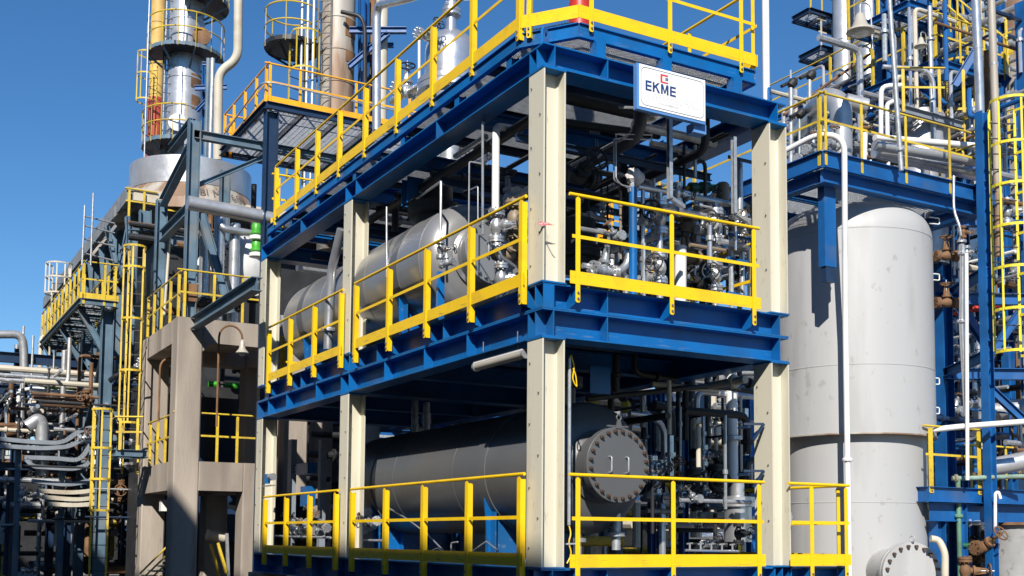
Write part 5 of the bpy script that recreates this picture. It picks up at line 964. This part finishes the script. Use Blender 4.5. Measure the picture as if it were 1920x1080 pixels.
# ---- blue steel structure at the right
S = []
cols_ = {'a': ad(1767, 600, 24), 'b': ad(1849, 600, 21.5), 'c': ad(1652, 100, 27), 'd': ad(1935, 600, 24), 'e': ad(1800, 300, 30), 'f': ad(1700, 600, 30)}
for k, (w_, zt) in {'a': (.3, 8.0), 'b': (.17, 8.6), 'c': (.2, 16), 'd': (.25, 12), 'e': (.25, 15), 'f': (.25, 12)}.items(): S.append(('column', fz(cols_[k], GZ), fz(cols_[k], zt), w_, w_))
def between(a, b, z, h=.24, w_=.18): S.append(('beam', fz(cols_[a], z), fz(cols_[b], z), h, w_))
zA, zB, zC = ad(1767, 702, 24).z, ad(1767, 560, 24).z, ad(1767, 410, 24).z
for z in (zA, zB, zC, 1.1): between('a', 'd', z); between('a', 'b', z, .18, .14); between('a', 'e', z)
S += [('brace', fz(cols_['a'], zB+.4), fz(cols_['b'], zA+.2), .16, .14), ('brace', fz(cols_['d'], zB+.1), fz(lerp(cols_['a'], cols_['d'], .45), zA+.2), .16, .14), ('brace', fz(lerp(cols_['a'], cols_['d'], .4), zA-.1), fz(cols_['d'], zA-1.2), .16, .14), ('brace', fz(cols_['a'], zC-.2), fz(lerp(cols_['a'], cols_['d'], .4), zC+1.2), .14, .12), ('brace', ad(1655, 90, 26.5), ad(1770, 200, 24.5), .16, .14), ('brace', ad(1655, 70, 27), ad(1700, -5, 26), .16, .14), ('brace', ad(1790, 160, 24), ad(1835, 85, 24), .16, .14)]
steel('steel_structure', 'blue braced steel structure right of the tall tank', 'steel structure', (13, 5, GZ), S, RBLUE)
ladder('large yellow caged ladder at the right edge', fz(ad(1888, 600, 21.3), ad(1888, 660, 21.3).z), ad(1888, 195, 21.3).z, (-.45, -.9, 0), w_=.5, m=mat('lemon_paint', (.72, .6, .03), .45, var=.1), zc0=ad(1888, 668, 21.3).z, step=.78, Rc=.4, nb=3)
pipe('red pipe sloping behind the yellow ladder', [ad(1775, 588, 24.5), ad(1930, 562, 24.5)], .07, RED)
lg = ad(1808, 600, 21.0)
pipe('silver level gauge tube right of the tall tank', [ad(1805, 460, 21), ad(1803, 610, 21), ad(1812, 780, 21)], .05, SIL, bend=.05, fl=[(0, .1), (0, .95)]); pipe('white tube beside the level gauge', [ad(1812, 475, 20.9), ad(1814, 900, 20.9)], .035, WHT)
VR.place('gate_valve', 'small rusty cock at the top of the level gauge', 'valve', ad(1806, 435, 21), (0, 0, 1), (.9, -.3, .2), .5); pipe('grey conduit looping down to the level gauge', [ad(1788, 330, 21.2), ad(1788, 395, 21.1), ad(1800, 425, 21), ad(1803, 450, 21)], .025, GALV, bend=.2)
# levels, landings and stairs of the structure
for i, (x0, y0, dd_, x1, y1, dd2) in enumerate(((1668, 78, 27, 1815, 90, 23.5), (1755, 110, 24.5, 1840, 170, 26), (1650, 130, 30, 1560, 110, 33))):
    a, b_ = ad(x0, y0, dd_), ad(x1, y1, dd2); deck(('blue landing high at the top right', 'second blue landing below the top right one', 'landing behind the silver columns at the top')[i], a, (b_.x, b_.y+1.5), a.z, RBLUE)
    guardrail((min(a.x, b_.x), min(a.y, b_.y+1.5)), (max(a.x, b_.x), min(a.y, b_.y+1.5)), [.05, .8, 1.6, 2.4], a.z, (0, -1), ('yellow rail of the top right landing', 'yellow rail of the second top right landing', 'yellow rail of the landing behind the silver columns')[i], m=OYEL, hero=False, toeboard=False, group='rails of the right structure')
    y_ = min(a.y, b_.y+1.5); guardrail((min(a.x, b_.x), y_), (min(a.x, b_.x), y_+abs(b_.y+1.5-a.y)), [.05, .9, 1.8], a.z, (-1, 0), ('yellow side rail of the top right landing', 'yellow side rail of the second top right landing', 'yellow side rail of the landing behind the silver columns')[i], m=OYEL, hero=False, toeboard=False, group='rails of the right structure')
def stair(label, a, b_, w_, m=RBLUE, rm=OYEL):
    a, b_ = V(a), V(b_); d = (b_-a); s_ = V((d.x, d.y, 0)).normalized().cross(V((0, 0, 1))); t = thing('stair', label, 'stair', a)
    for k in (0, 1): o_ = s_*w_*k; part(MB().bar(a+o_, b_+o_, .03, .24, (0, 0, 1)), 'stringer', m, t); part(MB().tube([a+o_+V((0, 0, 1)), b_+o_+V((0, 0, 1))], .022, 8), 'handrail', rm, t)
    n_ = int(abs(d.z)/.22)
    for k in range(1, n_): c = lerp(a, b_, k/n_); part(MB().bar(c, c+s_*w_, .25, .03, (0, 0, 1)), 'tread', GALV, t)
    for k in range(5):
        for o_ in (0, 1): c = lerp(a, b_, (k+.3)/5)+s_*w_*o_; part(MB().bar(c, c+V((0, 0, 1)), .04, .04), 'baluster', rm, t)
stair('blue stair with yellow handrails at the top right', ad(1790, 70, 26), ad(1650, -90, 25.5), .8); stair('blue stair descending behind the ladder cage at the top right', ad(1840, 145, 25), ad(1745, 60, 26.5), .8)
# tall verticals at the top right
pipe('tall bright pipe with a blue foot near the right edge', [ad(1829, -10, 22), ad(1836, 155, 22), ad(1842, 400, 22)], .085, SIL, bend=.1, n=16, straps=[(0, .6)])
pipe('rust stained tall pipe near the right edge', [ad(1858, -10, 22.5), ad(1868, 250, 22.5), ad(1872, 480, 22.5)], .075, RCLAD, bend=.1, n=16, straps=[(0, .5)])
pipe('slim rusty pipe between the two tall pipes', [ad(1850, 95, 23), ad(1854, 340, 23)], .06, RUSTM, fl=[(0, .15)])
rt = ad(1925, 150, 30); stack('rust streaked clad column at the top right edge', rt, .8, 3, 20, RCLAD, [6+k*1.1 for k in range(10)]); stack('silver clad column head behind the top right edge', ad(1897, 60, 33), .7, 9, ad(1900, 12, 33).z, ALU, [13.5, 15])
for i, px in enumerate((1876, 1884, 1891)): pipe(('left','middle','right')[i]+' slim pipe on the face of the clad right column', [ad(px, 70+i*8, 28.6), ad(px+2, 420, 28.6)], .035, SIL)
for i, (px, dp, r_, z1) in enumerate(((1583, 32, .3, -10), (1607, 33, .27, 60), (1570, 34, .13, -10), (1628, 31, .35, 130))):
    c = ad(px, 100, dp); t = stack(('left bright silver column at the top between lamp and landing', 'middle bright silver column behind the bell lamp', 'slim silver column with a side landing', 'squat bright column behind the bell lamp')[i], c, r_, 4, 22 if z1 < 0 else ad(px, z1, dp).z+3, ALU, [10.5+k*1.3 for k in range(6)])
deck('dark side landing on the slim silver column', ad(1540, 85, 33), ad(1562, 85, 34.5), ad(1550, 85, 33).z, NAVY); a = ad(1538, 85, 33); guardrail((a.x, a.y), (a.x+.55, a.y), [.05, .5], a.z, (0, -1), 'pale rail on the dark side landing of the slim column', m=BEIGE, hero=False, toeboard=False, h=.8, group='rails of the right structure')
deck('dark side landing at the top edge left of the silver columns', ad(1518, 15, 33), ad(1565, 15, 34.5), ad(1540, 15, 33).z, NAVY); a = ad(1518, 15, 33); guardrail((a.x, a.y), (a.x+1.0, a.y), [.05, .5, .95], a.z, (0, -1), 'rail on the dark landing at the top edge', m=OYEL, hero=False, toeboard=False, h=.9, group='rails of the right structure')
def bell(label, c, s_, drop=1.0):
    t = thing('bell_lamp', label, 'lamp', c, 'bell lamps'); c = V(c)
    part(MB().lathe(c, (0, 0, 1), [(.3*s_, 0), (.33*s_, .015*s_), (.31*s_, .07*s_), (.2*s_, .14*s_), (.16*s_, .24*s_), (.1*s_, .44*s_), (.04*s_, .5*s_)], 22), 'lamp_shade', LAMPG, t); part(MB().lathe(c+V((0, 0, -.07*s_)), (0, 0, 1), [(.02, 0), (.17*s_, .03*s_), (.2*s_, .09*s_)], 16), 'lamp_glass', GLASS, t)
    part(MB().tube(rnd([c+V((0, 0, .5*s_)), c+V((0, 0, .75*s_)), c+V((.35*s_, 0, .8*s_)), c+V((.4*s_, 0, -.3*s_))], .2*s_), .02*s_, 6), 'lamp_arm', GALV, t)
bell('large white bell lamp at the top centre right', ad(1613, 62, 20), .75); bell('small bell lamp under the top right landing', ad(1727, 88, 23), .42)
pipe('slim pale pole passing the platform at the top right', [ad(1667, -10, 20.5), ad(1690, 320, 20.5)], .045, GALV, fl=[(0, .88)]); pipe('silver pipe with an elbow under the top right landing', [ad(1655, 125, 24), ad(1735, 130, 24), ad(1750, 150, 24), ad(1752, 330, 24)], .05, SIL, bend=.3)
pipe('thin white loop pipe left of the pale pole', [ad(1652, 320, 23), ad(1652, 162, 23), ad(1690, 160, 23)], .05, WHT, bend=.15); pipe('second thin white loop pipe left of the pale pole', [ad(1665, 320, 22.8), ad(1663, 195, 22.8), ad(1675, 190, 22.8)], .045, WHT, bend=.1)
for i, (x0, y0, x1, y1) in enumerate(((1470, 215, 1640, 95), (1480, 225, 1650, 112), (1490, 262, 1640, 150))): pipe(('upper','middle','lower')[i]+' dark line running back behind the tank platform', [ad(x0, y0, 25), ad(x1, y1, 30)], .035, (RUSTM, DRK, OBLUE)[i])
# ---- lower right platform
lp0 = ad(1741, 912, 20.7); LZ = lp0.z
deck('blue platform low at the right of the tall tank', (lp0.x, lp0.y), (lp0.x+4.5, lp0.y+.6), LZ, RBLUE, th=.28)
deck('rear half of the low blue platform beyond the tank flank', (lp0.x+1.5, lp0.y+.65), (lp0.x+4.5, lp0.y+2.0), LZ, RBLUE, th=.28)
a = (lp0.x-.02, lp0.y-.02); guardrail(a, (lp0.x+1.75, lp0.y-.02), [.08, 1.42], LZ, (0, -1), 'yellow guardrail on the low blue platform right of the tall tank', m=OYEL, hero=True, drop=.12, toeboard=False, h=1.12, sw=.12, group='rails of the low right platform')
guardrail((lp0.x+1.9, lp0.y+.6), (lp0.x+3.2, lp0.y+.6), [.05, .5, 1.1], LZ, (0, -1), 'second yellow rail deeper on the low right platform', m=OYEL, hero=False, toeboard=False, h=.9, group='rails of the low right platform')
steel('platform_bracket', 'blue bracket girder under the low right platform', 'girder', (lp0.x, lp0.y, LZ-.5), [('girder', (lp0.x+.15, lp0.y+.12, LZ-.46), (lp0.x+4.5, lp0.y+.12, LZ-.46), .34, .16), ('post', (lp0.x+1.0, lp0.y+.1, GZ), (lp0.x+1.0, lp0.y+.1, LZ-.28), .16, .14), ('post', (lp0.x+.45, lp0.y+.2, GZ), (lp0.x+.45, lp0.y+.2, LZ-.63), .24, .2)], RBLUE)
t = thing('bracket_plate', 'pale bolted plate where the low platform meets the tall tank', 'plate', lp0); c = ad(1735, 968, 21.6); part(MB().box(c+V((-.12, 0, -.26)), c+V((.16, .04, .26))), 'plate_body', TANK, t)
for k in range(4): link(bolt_me, 'bolt', t, M.Translation(c+V((.02+.07*(k % 2), 0, -.15+.09*k))-t.location) @ M.Rotation(R(90), 4, 'X') @ M.Scale(1.5, 4))
pipe('white rust patched pipe along the low right guardrail', [ad(1748, 806, 21.0), ad(1800, 800, 21.0), ad(1930, 790, 21.0)], .055, WHT, bend=.2)
pipe('green and rust pipe with a tee in front of the low right platform', [ad(1785, 897, 21.2), ad(1800, 897, 21.2), ad(1925, 893, 21.4)], .045, mat('verdigris', (.2, .3, .25), .7, var=.3, scale=6, dirt=(.3, .17, .08), damt=.8, dthr=.5), fl=[(0, .5)]); pipe('green pipe dropping from the tee at the right', [ad(1796, 897, 21.2), fz(ad(1796, 897, 21.2), GZ)], .045, mat('verdigris_dark', (.1, .22, .15), .7, var=.3, dirt=(.25, .14, .07), damt=.6), fl=[(0, .25)])
pipe('grey pipe low right with rusty valve', [ad(1810, 980, 21.4), ad(1865, 980, 21.6)], .05, GALV, fl=[(0, .1)]); VR.place('gate_valve', 'large rusty valve low at the right edge', 'valve', ad(1845, 1025, 21.2), (1, 0, .1), (-.2, -.8, .5), 1.2); VR.place('gate_valve', 'rusty valve at the bottom right corner', 'valve', ad(1810, 1070, 21.0), (0, 0, 1), (.8, -.6, 0), 1.1)
pipe('green pipe stub feeding the large rusty valve', [ad(1800, 1022, 21.2), ad(1840, 1024, 21.2)], .05, DGRN); pipe('white hook shaped pipe above the low right drum', [ad(1866, 990, 21.0), ad(1866, 925, 21.0), ad(1872, 922, 21.0), ad(1876, 935, 21.0)], .03, WHT, bend=.1)
c = ad(1912, 1050, 22.2); t = thing('grey_drum', 'weathered grey drum with a rusty rim at the bottom right corner', 'drum', fz(c, GZ)); zt = ad(1900, 985, 21.5).z
part(MB().lathe((c.x, c.y, 0), (0, 0, 1), [(.62, GZ), (.62, zt)], 32), 'drum_shell', mat('weathered_grey', (.3, .3, .3), .8, var=.15, dirt=(.08, .07, .06), damt=.8, dscale=6, dthr=.6), t); part(MB().lathe((c.x, c.y, zt), (0, 0, 1), [(.6, 0), (.72, .01), (.72, .06), (.6, .065)], 32), 'rim', RUSTM, t)
pipe('dark horizontal drum pipe behind the yellow ladder foot', [ad(1830, 775, 24.5), ad(1930, 765, 24.5)], .22, ALU, n=20, straps=[(0, .4)]); pipe('silver pipe behind the low right rail', [ad(1840, 880, 22), ad(1930, 862, 22)], .18, ALU, n=18)
# ================================================================== dense pipework between the structures
POOL = []
CNAME = {}
for m_, n_ in ((SIL, 'silver'), (GALV, 'grey'), (ALU, 'pale clad'), (BEIGE, 'beige'), (DRK, 'black'), (OBLUE, 'blue grey'), (RUSTM, 'rusty'), (OYEL, 'yellow'), (GRN, 'green'), (ORA, 'orange'), (NAVY, 'navy'), (WHT, 'white'), (RBLUE, 'blue'), (DGRN, 'dark green'), (BRN, 'brown'), (BLK, 'black lagged'), (GREY, 'dark grey'), (BLUE, 'bright blue')): CNAME[m_.name] = n_
def filler(seed, n, box, dep, area, mats, rr_=(.03, .1), zmin=GZ+.2, ln=(.8, 3.), valves=0, zmax=99, vk=.6, vs=(.7, 1.3), xr=None, vset=4):
    g_ = random.Random(seed)
    for i in range(n):
        px, py_ = g_.uniform(box[0], box[2]), g_.uniform(box[1], box[3]); d = g_.uniform(*dep); c = ad(px, py_, d)
        if c.z < zmin: c.z = zmin+g_.uniform(0, .6)
        k = g_.random(); L = g_.uniform(*ln); a = V((1, 0, 0)) if k < vk*.63 else V((0, 1, 0)) if k < vk else V((0, 0, 1))
        r_ = g_.uniform(*rr_); pts = [c-a*L/2, c+a*L/2]; el = False
        if g_.random() < .55:
            b_ = g_.choice([V((1, 0, 0)), V((0, 1, 0)), V((0, 0, 1)), V((0, 0, -1)), V((-1, 0, 0))])
            if abs(b_.dot(a)) < .5: pts.append(pts[-1]+b_*g_.uniform(.4, 1.4)); el = True
        for q_ in pts: q_.z = min(zmax, max(q_.z, zmin if zmin > 0 else GZ+.05))
        if xr:
            for q_ in pts: q_.x = min(xr[1], max(q_.x, xr[0])); q_.y = min(10.3, max(q_.y, .5))
        if (pts[0]-pts[1]).length < .15 or (len(pts) > 2 and (pts[2]-pts[1]).length < .15): continue
        m_ = g_.choice(mats); w_ = 'fat' if r_ > .11 else 'slim' if r_ < .06 else 'mid-sized'; o_ = 'upright' if a.z else 'crosswise' if a.x else 'receding'
        POOL.append((r_*L/d**2, pts, r_, m_, g_.uniform(.2, .8) if g_.random() < .5 else None, f"{w_} {CNAME[m_.name]} {o_} {'elbowed ' if el else ''}pipe {area}", area))
    for i in range(valves):
        c = ad(g_.uniform(box[0], box[2]), g_.uniform(box[1], box[3]), g_.uniform(*dep)); c.z = min(zmax, max(c.z, zmin)); P_, nm = g_.choice(((VS, 'silver'), (VG, 'grey'), (VD, 'black'), (VR, 'rusty'))[:vset]); ax_, an = g_.choice((((1, 0, 0), 'level'), ((0, 1, 0), 'end-on'), ((0, 0, 1), 'upright')))
        tx = g_.uniform(-.5, .5); sz_ = g_.uniform(*vs); k_ = (sz_-vs[0])/(vs[1]-vs[0]); hz_ = (c.z-max(zmin, GZ))
        P_.place('gate_valve', f"{'small' if k_ < .33 else 'large' if k_ > .66 else 'mid-sized'} {nm} {an} valve, wheel turned {'left' if tx < -.12 else 'right' if tx > .12 else 'forward'}, {area}", 'valve', c, ax_, (tx, -.8, .45), sz_, 'valves '+area)
def flush_pool(keep):
    POOL.sort(key=lambda q_: -q_[0])
    for sz, pts, r_, m_, f_, lab, area in POOL[:keep]: pipe(lab, pts, r_, m_, [(0, f_)] if f_ else (), n=10, group='pipes '+area)
    verts, faces, mi, ms = [], [], [], []
    for sz, pts, r_, m_, f_, lab, area in POOL[keep:]:
        mb = MB().tube(rnd(pts, 3*r_, 3), r_, 8)
        if f_: c = lerp(pts[0], pts[1], f_); d = (pts[1]-pts[0]).normalized(); mb.lathe(c-d*.03, d, [(r_*1.7, 0), (r_*1.7, .06)], 10)
        if m_ not in ms: ms.append(m_)
        o_ = len(verts); verts += mb.v; faces += [tuple(i+o_ for i in f) for f in mb.f]; mi += [ms.index(m_)]*len(mb.f)
    me = bpy.data.meshes.new('far_pipework'); me.from_pydata(verts, [], faces)
    for m_ in ms: me.materials.append(m_)
    me.polygons.foreach_set('material_index', mi); me.polygons.foreach_set('use_smooth', [True]*len(faces)); me.set_sharp_from_angle(angle=R(40))
    o = link(me, 'far_pipework'); tag(o, 'tangle of small distant pipes between the structures', 'pipework'); o['kind'] = 'stuff'
GM = [SIL, GALV, ALU, BEIGE, DRK, OBLUE]
filler(1, 46, (0, 740, 260, 960), (34, 42), 'under the left walkway', GM, (.04, .13), valves=8)
filler(2, 40, (0, 940, 290, 1075), (33, 40), 'low in the shade at the bottom left', [DRK, GALV, RUSTM, BEIGE, OYEL, DRK], (.05, .15), valves=10)
filler(3, 22, (280, 660, 480, 1060), (29, 33), 'deep inside the concrete frame', [DRK, GALV, SIL, GRN, DRK], (.04, .12), ln=(.5, 1.6), valves=8)
filler(4, 26, (300, 430, 480, 590), (28.5, 30.5), 'behind the weathered steel columns', [DRK, GALV, DRK, RUSTM], (.04, .1))
filler(5, 44, (1080, 400, 1420, 560), (24, 34), 'behind the upper right bay', GM+[ORA, NAVY], (.04, .13), valves=6)
filler(6, 70, (1080, 690, 1420, 1040), (20, 30), 'behind the lower right bay', GM+[DRK, NAVY, OYEL], (.05, .16), valves=10)
filler(7, 40, (520, 790, 980, 1030), (27, 36), 'behind the lower left bays', [DRK, DRK, GALV, NAVY, DRK], (.05, .15))
filler(8, 20, (530, 500, 980, 640), (27, 36), 'behind the upper left bays', [ALU, WHT, DRK, GALV], (.06, .2), ln=(1.5, 4))
filler(9, 70, (1770, 420, 1920, 900), (25.5, 33), 'inside the right blue structure', GM+[RUSTM, NAVY, NAVY], (.04, .13), valves=10)
filler(10, 46, (1640, 0, 1860, 330), (26, 34), 'among the top right landings', [SIL, ALU, RBLUE, GALV, NAVY], (.04, .11), ln=(1, 4), valves=6)
filler(11, 26, (1480, 170, 1640, 320), (25, 32), 'behind the tank platform', [SIL, GALV, ALU, BEIGE], (.03, .09), valves=5)
filler(12, 20, (1770, 930, 1920, 1075), (23.5, 27), 'under the low right platform', [DRK, RUSTM, GALV, DGRN], (.04, .1), valves=4)
filler(20, 66, (1085, 395, 1420, 545), (15, 18.5), 'in the upper right bay', [SIL, GALV, DRK, SIL, BRN], (.014, .05), zmin=3.32, zmax=5.6, ln=(.3, 1.3), valves=18, vk=.45, vs=(.4, .8), vset=3)
filler(21, 70, (1185, 690, 1412, 1030), (15.5, 19), 'in the lower right bay', [SIL, GALV, DRK, BLK, BEIGE], (.015, .06), zmin=.05, zmax=2.55, ln=(.4, 1.6), valves=12, vk=.4, vs=(.4, .7), vset=3)
filler(22, 26, (680, 190, 1400, 340), (15, 20), 'under the roof platform', [DRK, GREY, DRK, GALV], (.015, .06), zmin=5.2, zmax=5.8, ln=(.6, 2.5), vk=1.0, xr=(.45, 3.3))
filler(23, 80, (1650, 60, 1920, 420), (23.5, 30), 'in the upper right tangle', [SIL, ALU, RBLUE, GALV, BEIGE, RUSTM], (.025, .07), ln=(.8, 3.5), valves=8, vk=.5)
filler(24, 60, (0, 690, 250, 900), (31, 38), 'in the sunlit pipework at the left edge', [SIL, ALU, GALV, BEIGE, RUSTM], (.035, .09), ln=(1, 4), vk=.7, valves=8)
filler(25, 50, (1780, 380, 1920, 900), (23.5, 26), 'beside the right yellow ladder', [SIL, GALV, NAVY, RBLUE, RUSTM, WHT], (.02, .06), ln=(.8, 3), vk=.55, valves=6)
filler(26, 70, (0, 700, 260, 1000), (30, 34), 'in the thin pipework at the far left', [GALV, DRK, DRK, SIL, NAVY, RUSTM, BEIGE], (.02, .06), ln=(.8, 3.5), vk=.65, valves=8)
filler(27, 70, (1640, 20, 1900, 330), (24, 33), 'in the fine pipework at the top right', [SIL, GALV, RBLUE, NAVY, ALU, RUSTM], (.02, .06), ln=(1, 4), vk=.4, valves=5)
filler(28, 40, (1090, 300, 1420, 440), (15.5, 18.5), 'high in the upper right bay', [SIL, GALV, DRK, BLUE], (.012, .035), zmin=4.3, zmax=5.8, ln=(.4, 1.4), vk=.6, xr=(.5, 3.3))
flush_pool(130)
for i, (px, dp, r_, pt) in enumerate(((1688, 38, .55, -10), (1752, 40, .7, 40), (1800, 37, .4, -10))): c = ad(px, 100, dp); stack(('left','middle','right')[i]+' far clad column seen between the top right landings', c, r_, 3, ad(px, pt, dp).z+1, (ALU, RCLAD, ALU)[i], [8+1.4*k for k in range(8)])
FS = []
for px, dp in ((1662, 31), (1715, 29), (1790, 28), (1880, 27), (1735, 34)):
    c = ad(px, 300, dp); FS.append(('column', fz(c, GZ), fz(c, 19), .22, .2))
pts_ = [ad(px, 300, dp) for px, dp in ((1662, 31), (1715, 29), (1790, 28), (1880, 27), (1735, 34))]
for z in (4.5, 7.0, 9.4, 11.8, 14.2, 16.5):
    for i, j in ((0, 1), (1, 2), (2, 3), (0, 4)): FS.append(('beam', fz(pts_[i], z), fz(pts_[j], z), .22, .16))
for i, (z0, z1) in enumerate(((7, 9.4), (11.8, 9.4), (11.8, 14.2), (16.5, 14.2))): FS += [('brace', fz(pts_[1], z0), fz(pts_[2], z1), .12, .12), ('brace', fz(pts_[2], z1), fz(pts_[3], z0), .12, .12)]
steel('steel_structure', 'taller blue steel structure rising behind the tank platform at the right', 'steel structure', fz(pts_[1], GZ), FS, RBLUE)
for i, z in enumerate((9.5, 11.9, 14.3)):
    a, b_ = pts_[1], pts_[3]; guardrail((a.x, a.y-.3), (b_.x, b_.y-.3), [.1+1.1*k for k in range(6)], z, (.5, -.85), ('lowest', 'middle', 'highest')[i]+' yellow rail on the taller blue structure at the right', m=OYEL, hero=False, group='rails of the right structure', drop=.1)
    deck(('lowest', 'middle', 'highest')[i]+' grating floor of the taller blue structure at the right', (min(a.x, b_.x), min(a.y, b_.y)), (max(a.x, b_.x), max(a.y, b_.y)+1.5), z-.02, RBLUE, joists=5)
# service buildings and decks that close the view behind the module
t = thing('shade_backing', 'added dark block standing in for the shade at the back of the concrete frame', 'backing', (1.5, 19.6, GZ)); part(MB().box((-.6, 19.0, GZ), (4.2, 20.6, 4.3)), 'casing', DRK, t)  # added dark block, gives the concrete opening its black, shaded interior
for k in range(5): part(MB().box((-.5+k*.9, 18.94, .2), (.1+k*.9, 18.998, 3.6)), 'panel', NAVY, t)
ladder('caged ladder between the landings at the top right', fz(ad(1702, 200, 27), ad(1702, 260, 27).z), ad(1702, 20, 27).z, (-.5, -.85, 0), w_=.45, zc0=ad(1702, 230, 27).z, step=.9, Rc=.36, nb=3)
ladder('caged ladder on the taller blue structure at the top right', fz(ad(1785, 200, 26), ad(1785, 330, 26).z), ad(1785, 130, 26).z, (-.5, -.85, 0), w_=.45, zc0=ad(1785, 300, 26).z, step=.9, Rc=.36, nb=3)
def hall(label, a, b, z1, m=ASH):
    t = thing('process_hall', label, 'building', ((a[0]+b[0])/2, (a[1]+b[1])/2, GZ)); part(MB().box((a[0], a[1], GZ), (b[0], b[1], z1)), 'wall', m, t); part(MB().box((a[0]-.15, a[1]-.15, z1), (b[0]+.15, b[1]+.15, z1+.15)), 'roof', m, t)
    k = 0; x = a[0]+.6
    while x < b[0]-1:
        part(MB().box((x, a[1]-.06, z1-1.6), (x+1.2, a[1]-.002, z1-.5)), 'louvre', DRK, t); x += 2
    return t
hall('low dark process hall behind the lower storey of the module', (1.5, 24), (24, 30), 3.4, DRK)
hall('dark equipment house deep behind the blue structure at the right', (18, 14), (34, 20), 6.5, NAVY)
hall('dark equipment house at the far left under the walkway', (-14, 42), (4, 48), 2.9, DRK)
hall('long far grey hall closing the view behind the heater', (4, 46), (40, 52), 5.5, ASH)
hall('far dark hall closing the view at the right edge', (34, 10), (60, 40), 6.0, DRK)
RK2 = [('column', (x, y, GZ), (x, y, 5.0), .26, .24) for x in (4.8, 8.2, 11.6, 15) for y in (12.5, 18)]
for z in (3.2, 4.9): RK2 += [('beam', (4.8, y, z), (15, y, z), .26, .18) for y in (12.5, 18)]+[('beam', (x, 12.6, z-.02), (x, 17.9, z-.02), .22, .16) for x in (4.8, 8.2, 11.6, 15)]
steel('pipe_rack', 'blue steel pipe rack behind the right bays of the module', 'pipe rack', (9, 15, GZ), RK2, RBLUE)
g_ = random.Random(77)
for i in range(14):
    z = (3.38, 5.08)[i % 2]; y = 13+i*.34; r_ = g_.uniform(.05, .16); pipe(f'{ORD[i]} long pipe from the front on the rack behind the module', [(4, y, z+r_), (16, y, z+r_)], r_, g_.choice(GM), [(0, g_.random())], group='rack pipes behind the module')
deck('orange railed deck seen through the upper right bay', (7.5, 11.5), (13, 14), 7.6, NAVY); guardrail((7.5, 11.48), (13, 11.48), [.1, 1.4, 2.7, 4, 5.3], 7.6, (0, -1), 'orange guardrail seen through the upper right bay', m=ORA, hero=False, h=1.0, group='orange guardrails')
guardrail((7.5, 14), (13, 14), [.1, 1.4, 2.7, 4, 5.3], 7.6, (0, 1), 'rear orange guardrail seen through the upper right bay', m=ORA, hero=False, h=1.0, group='orange guardrails')
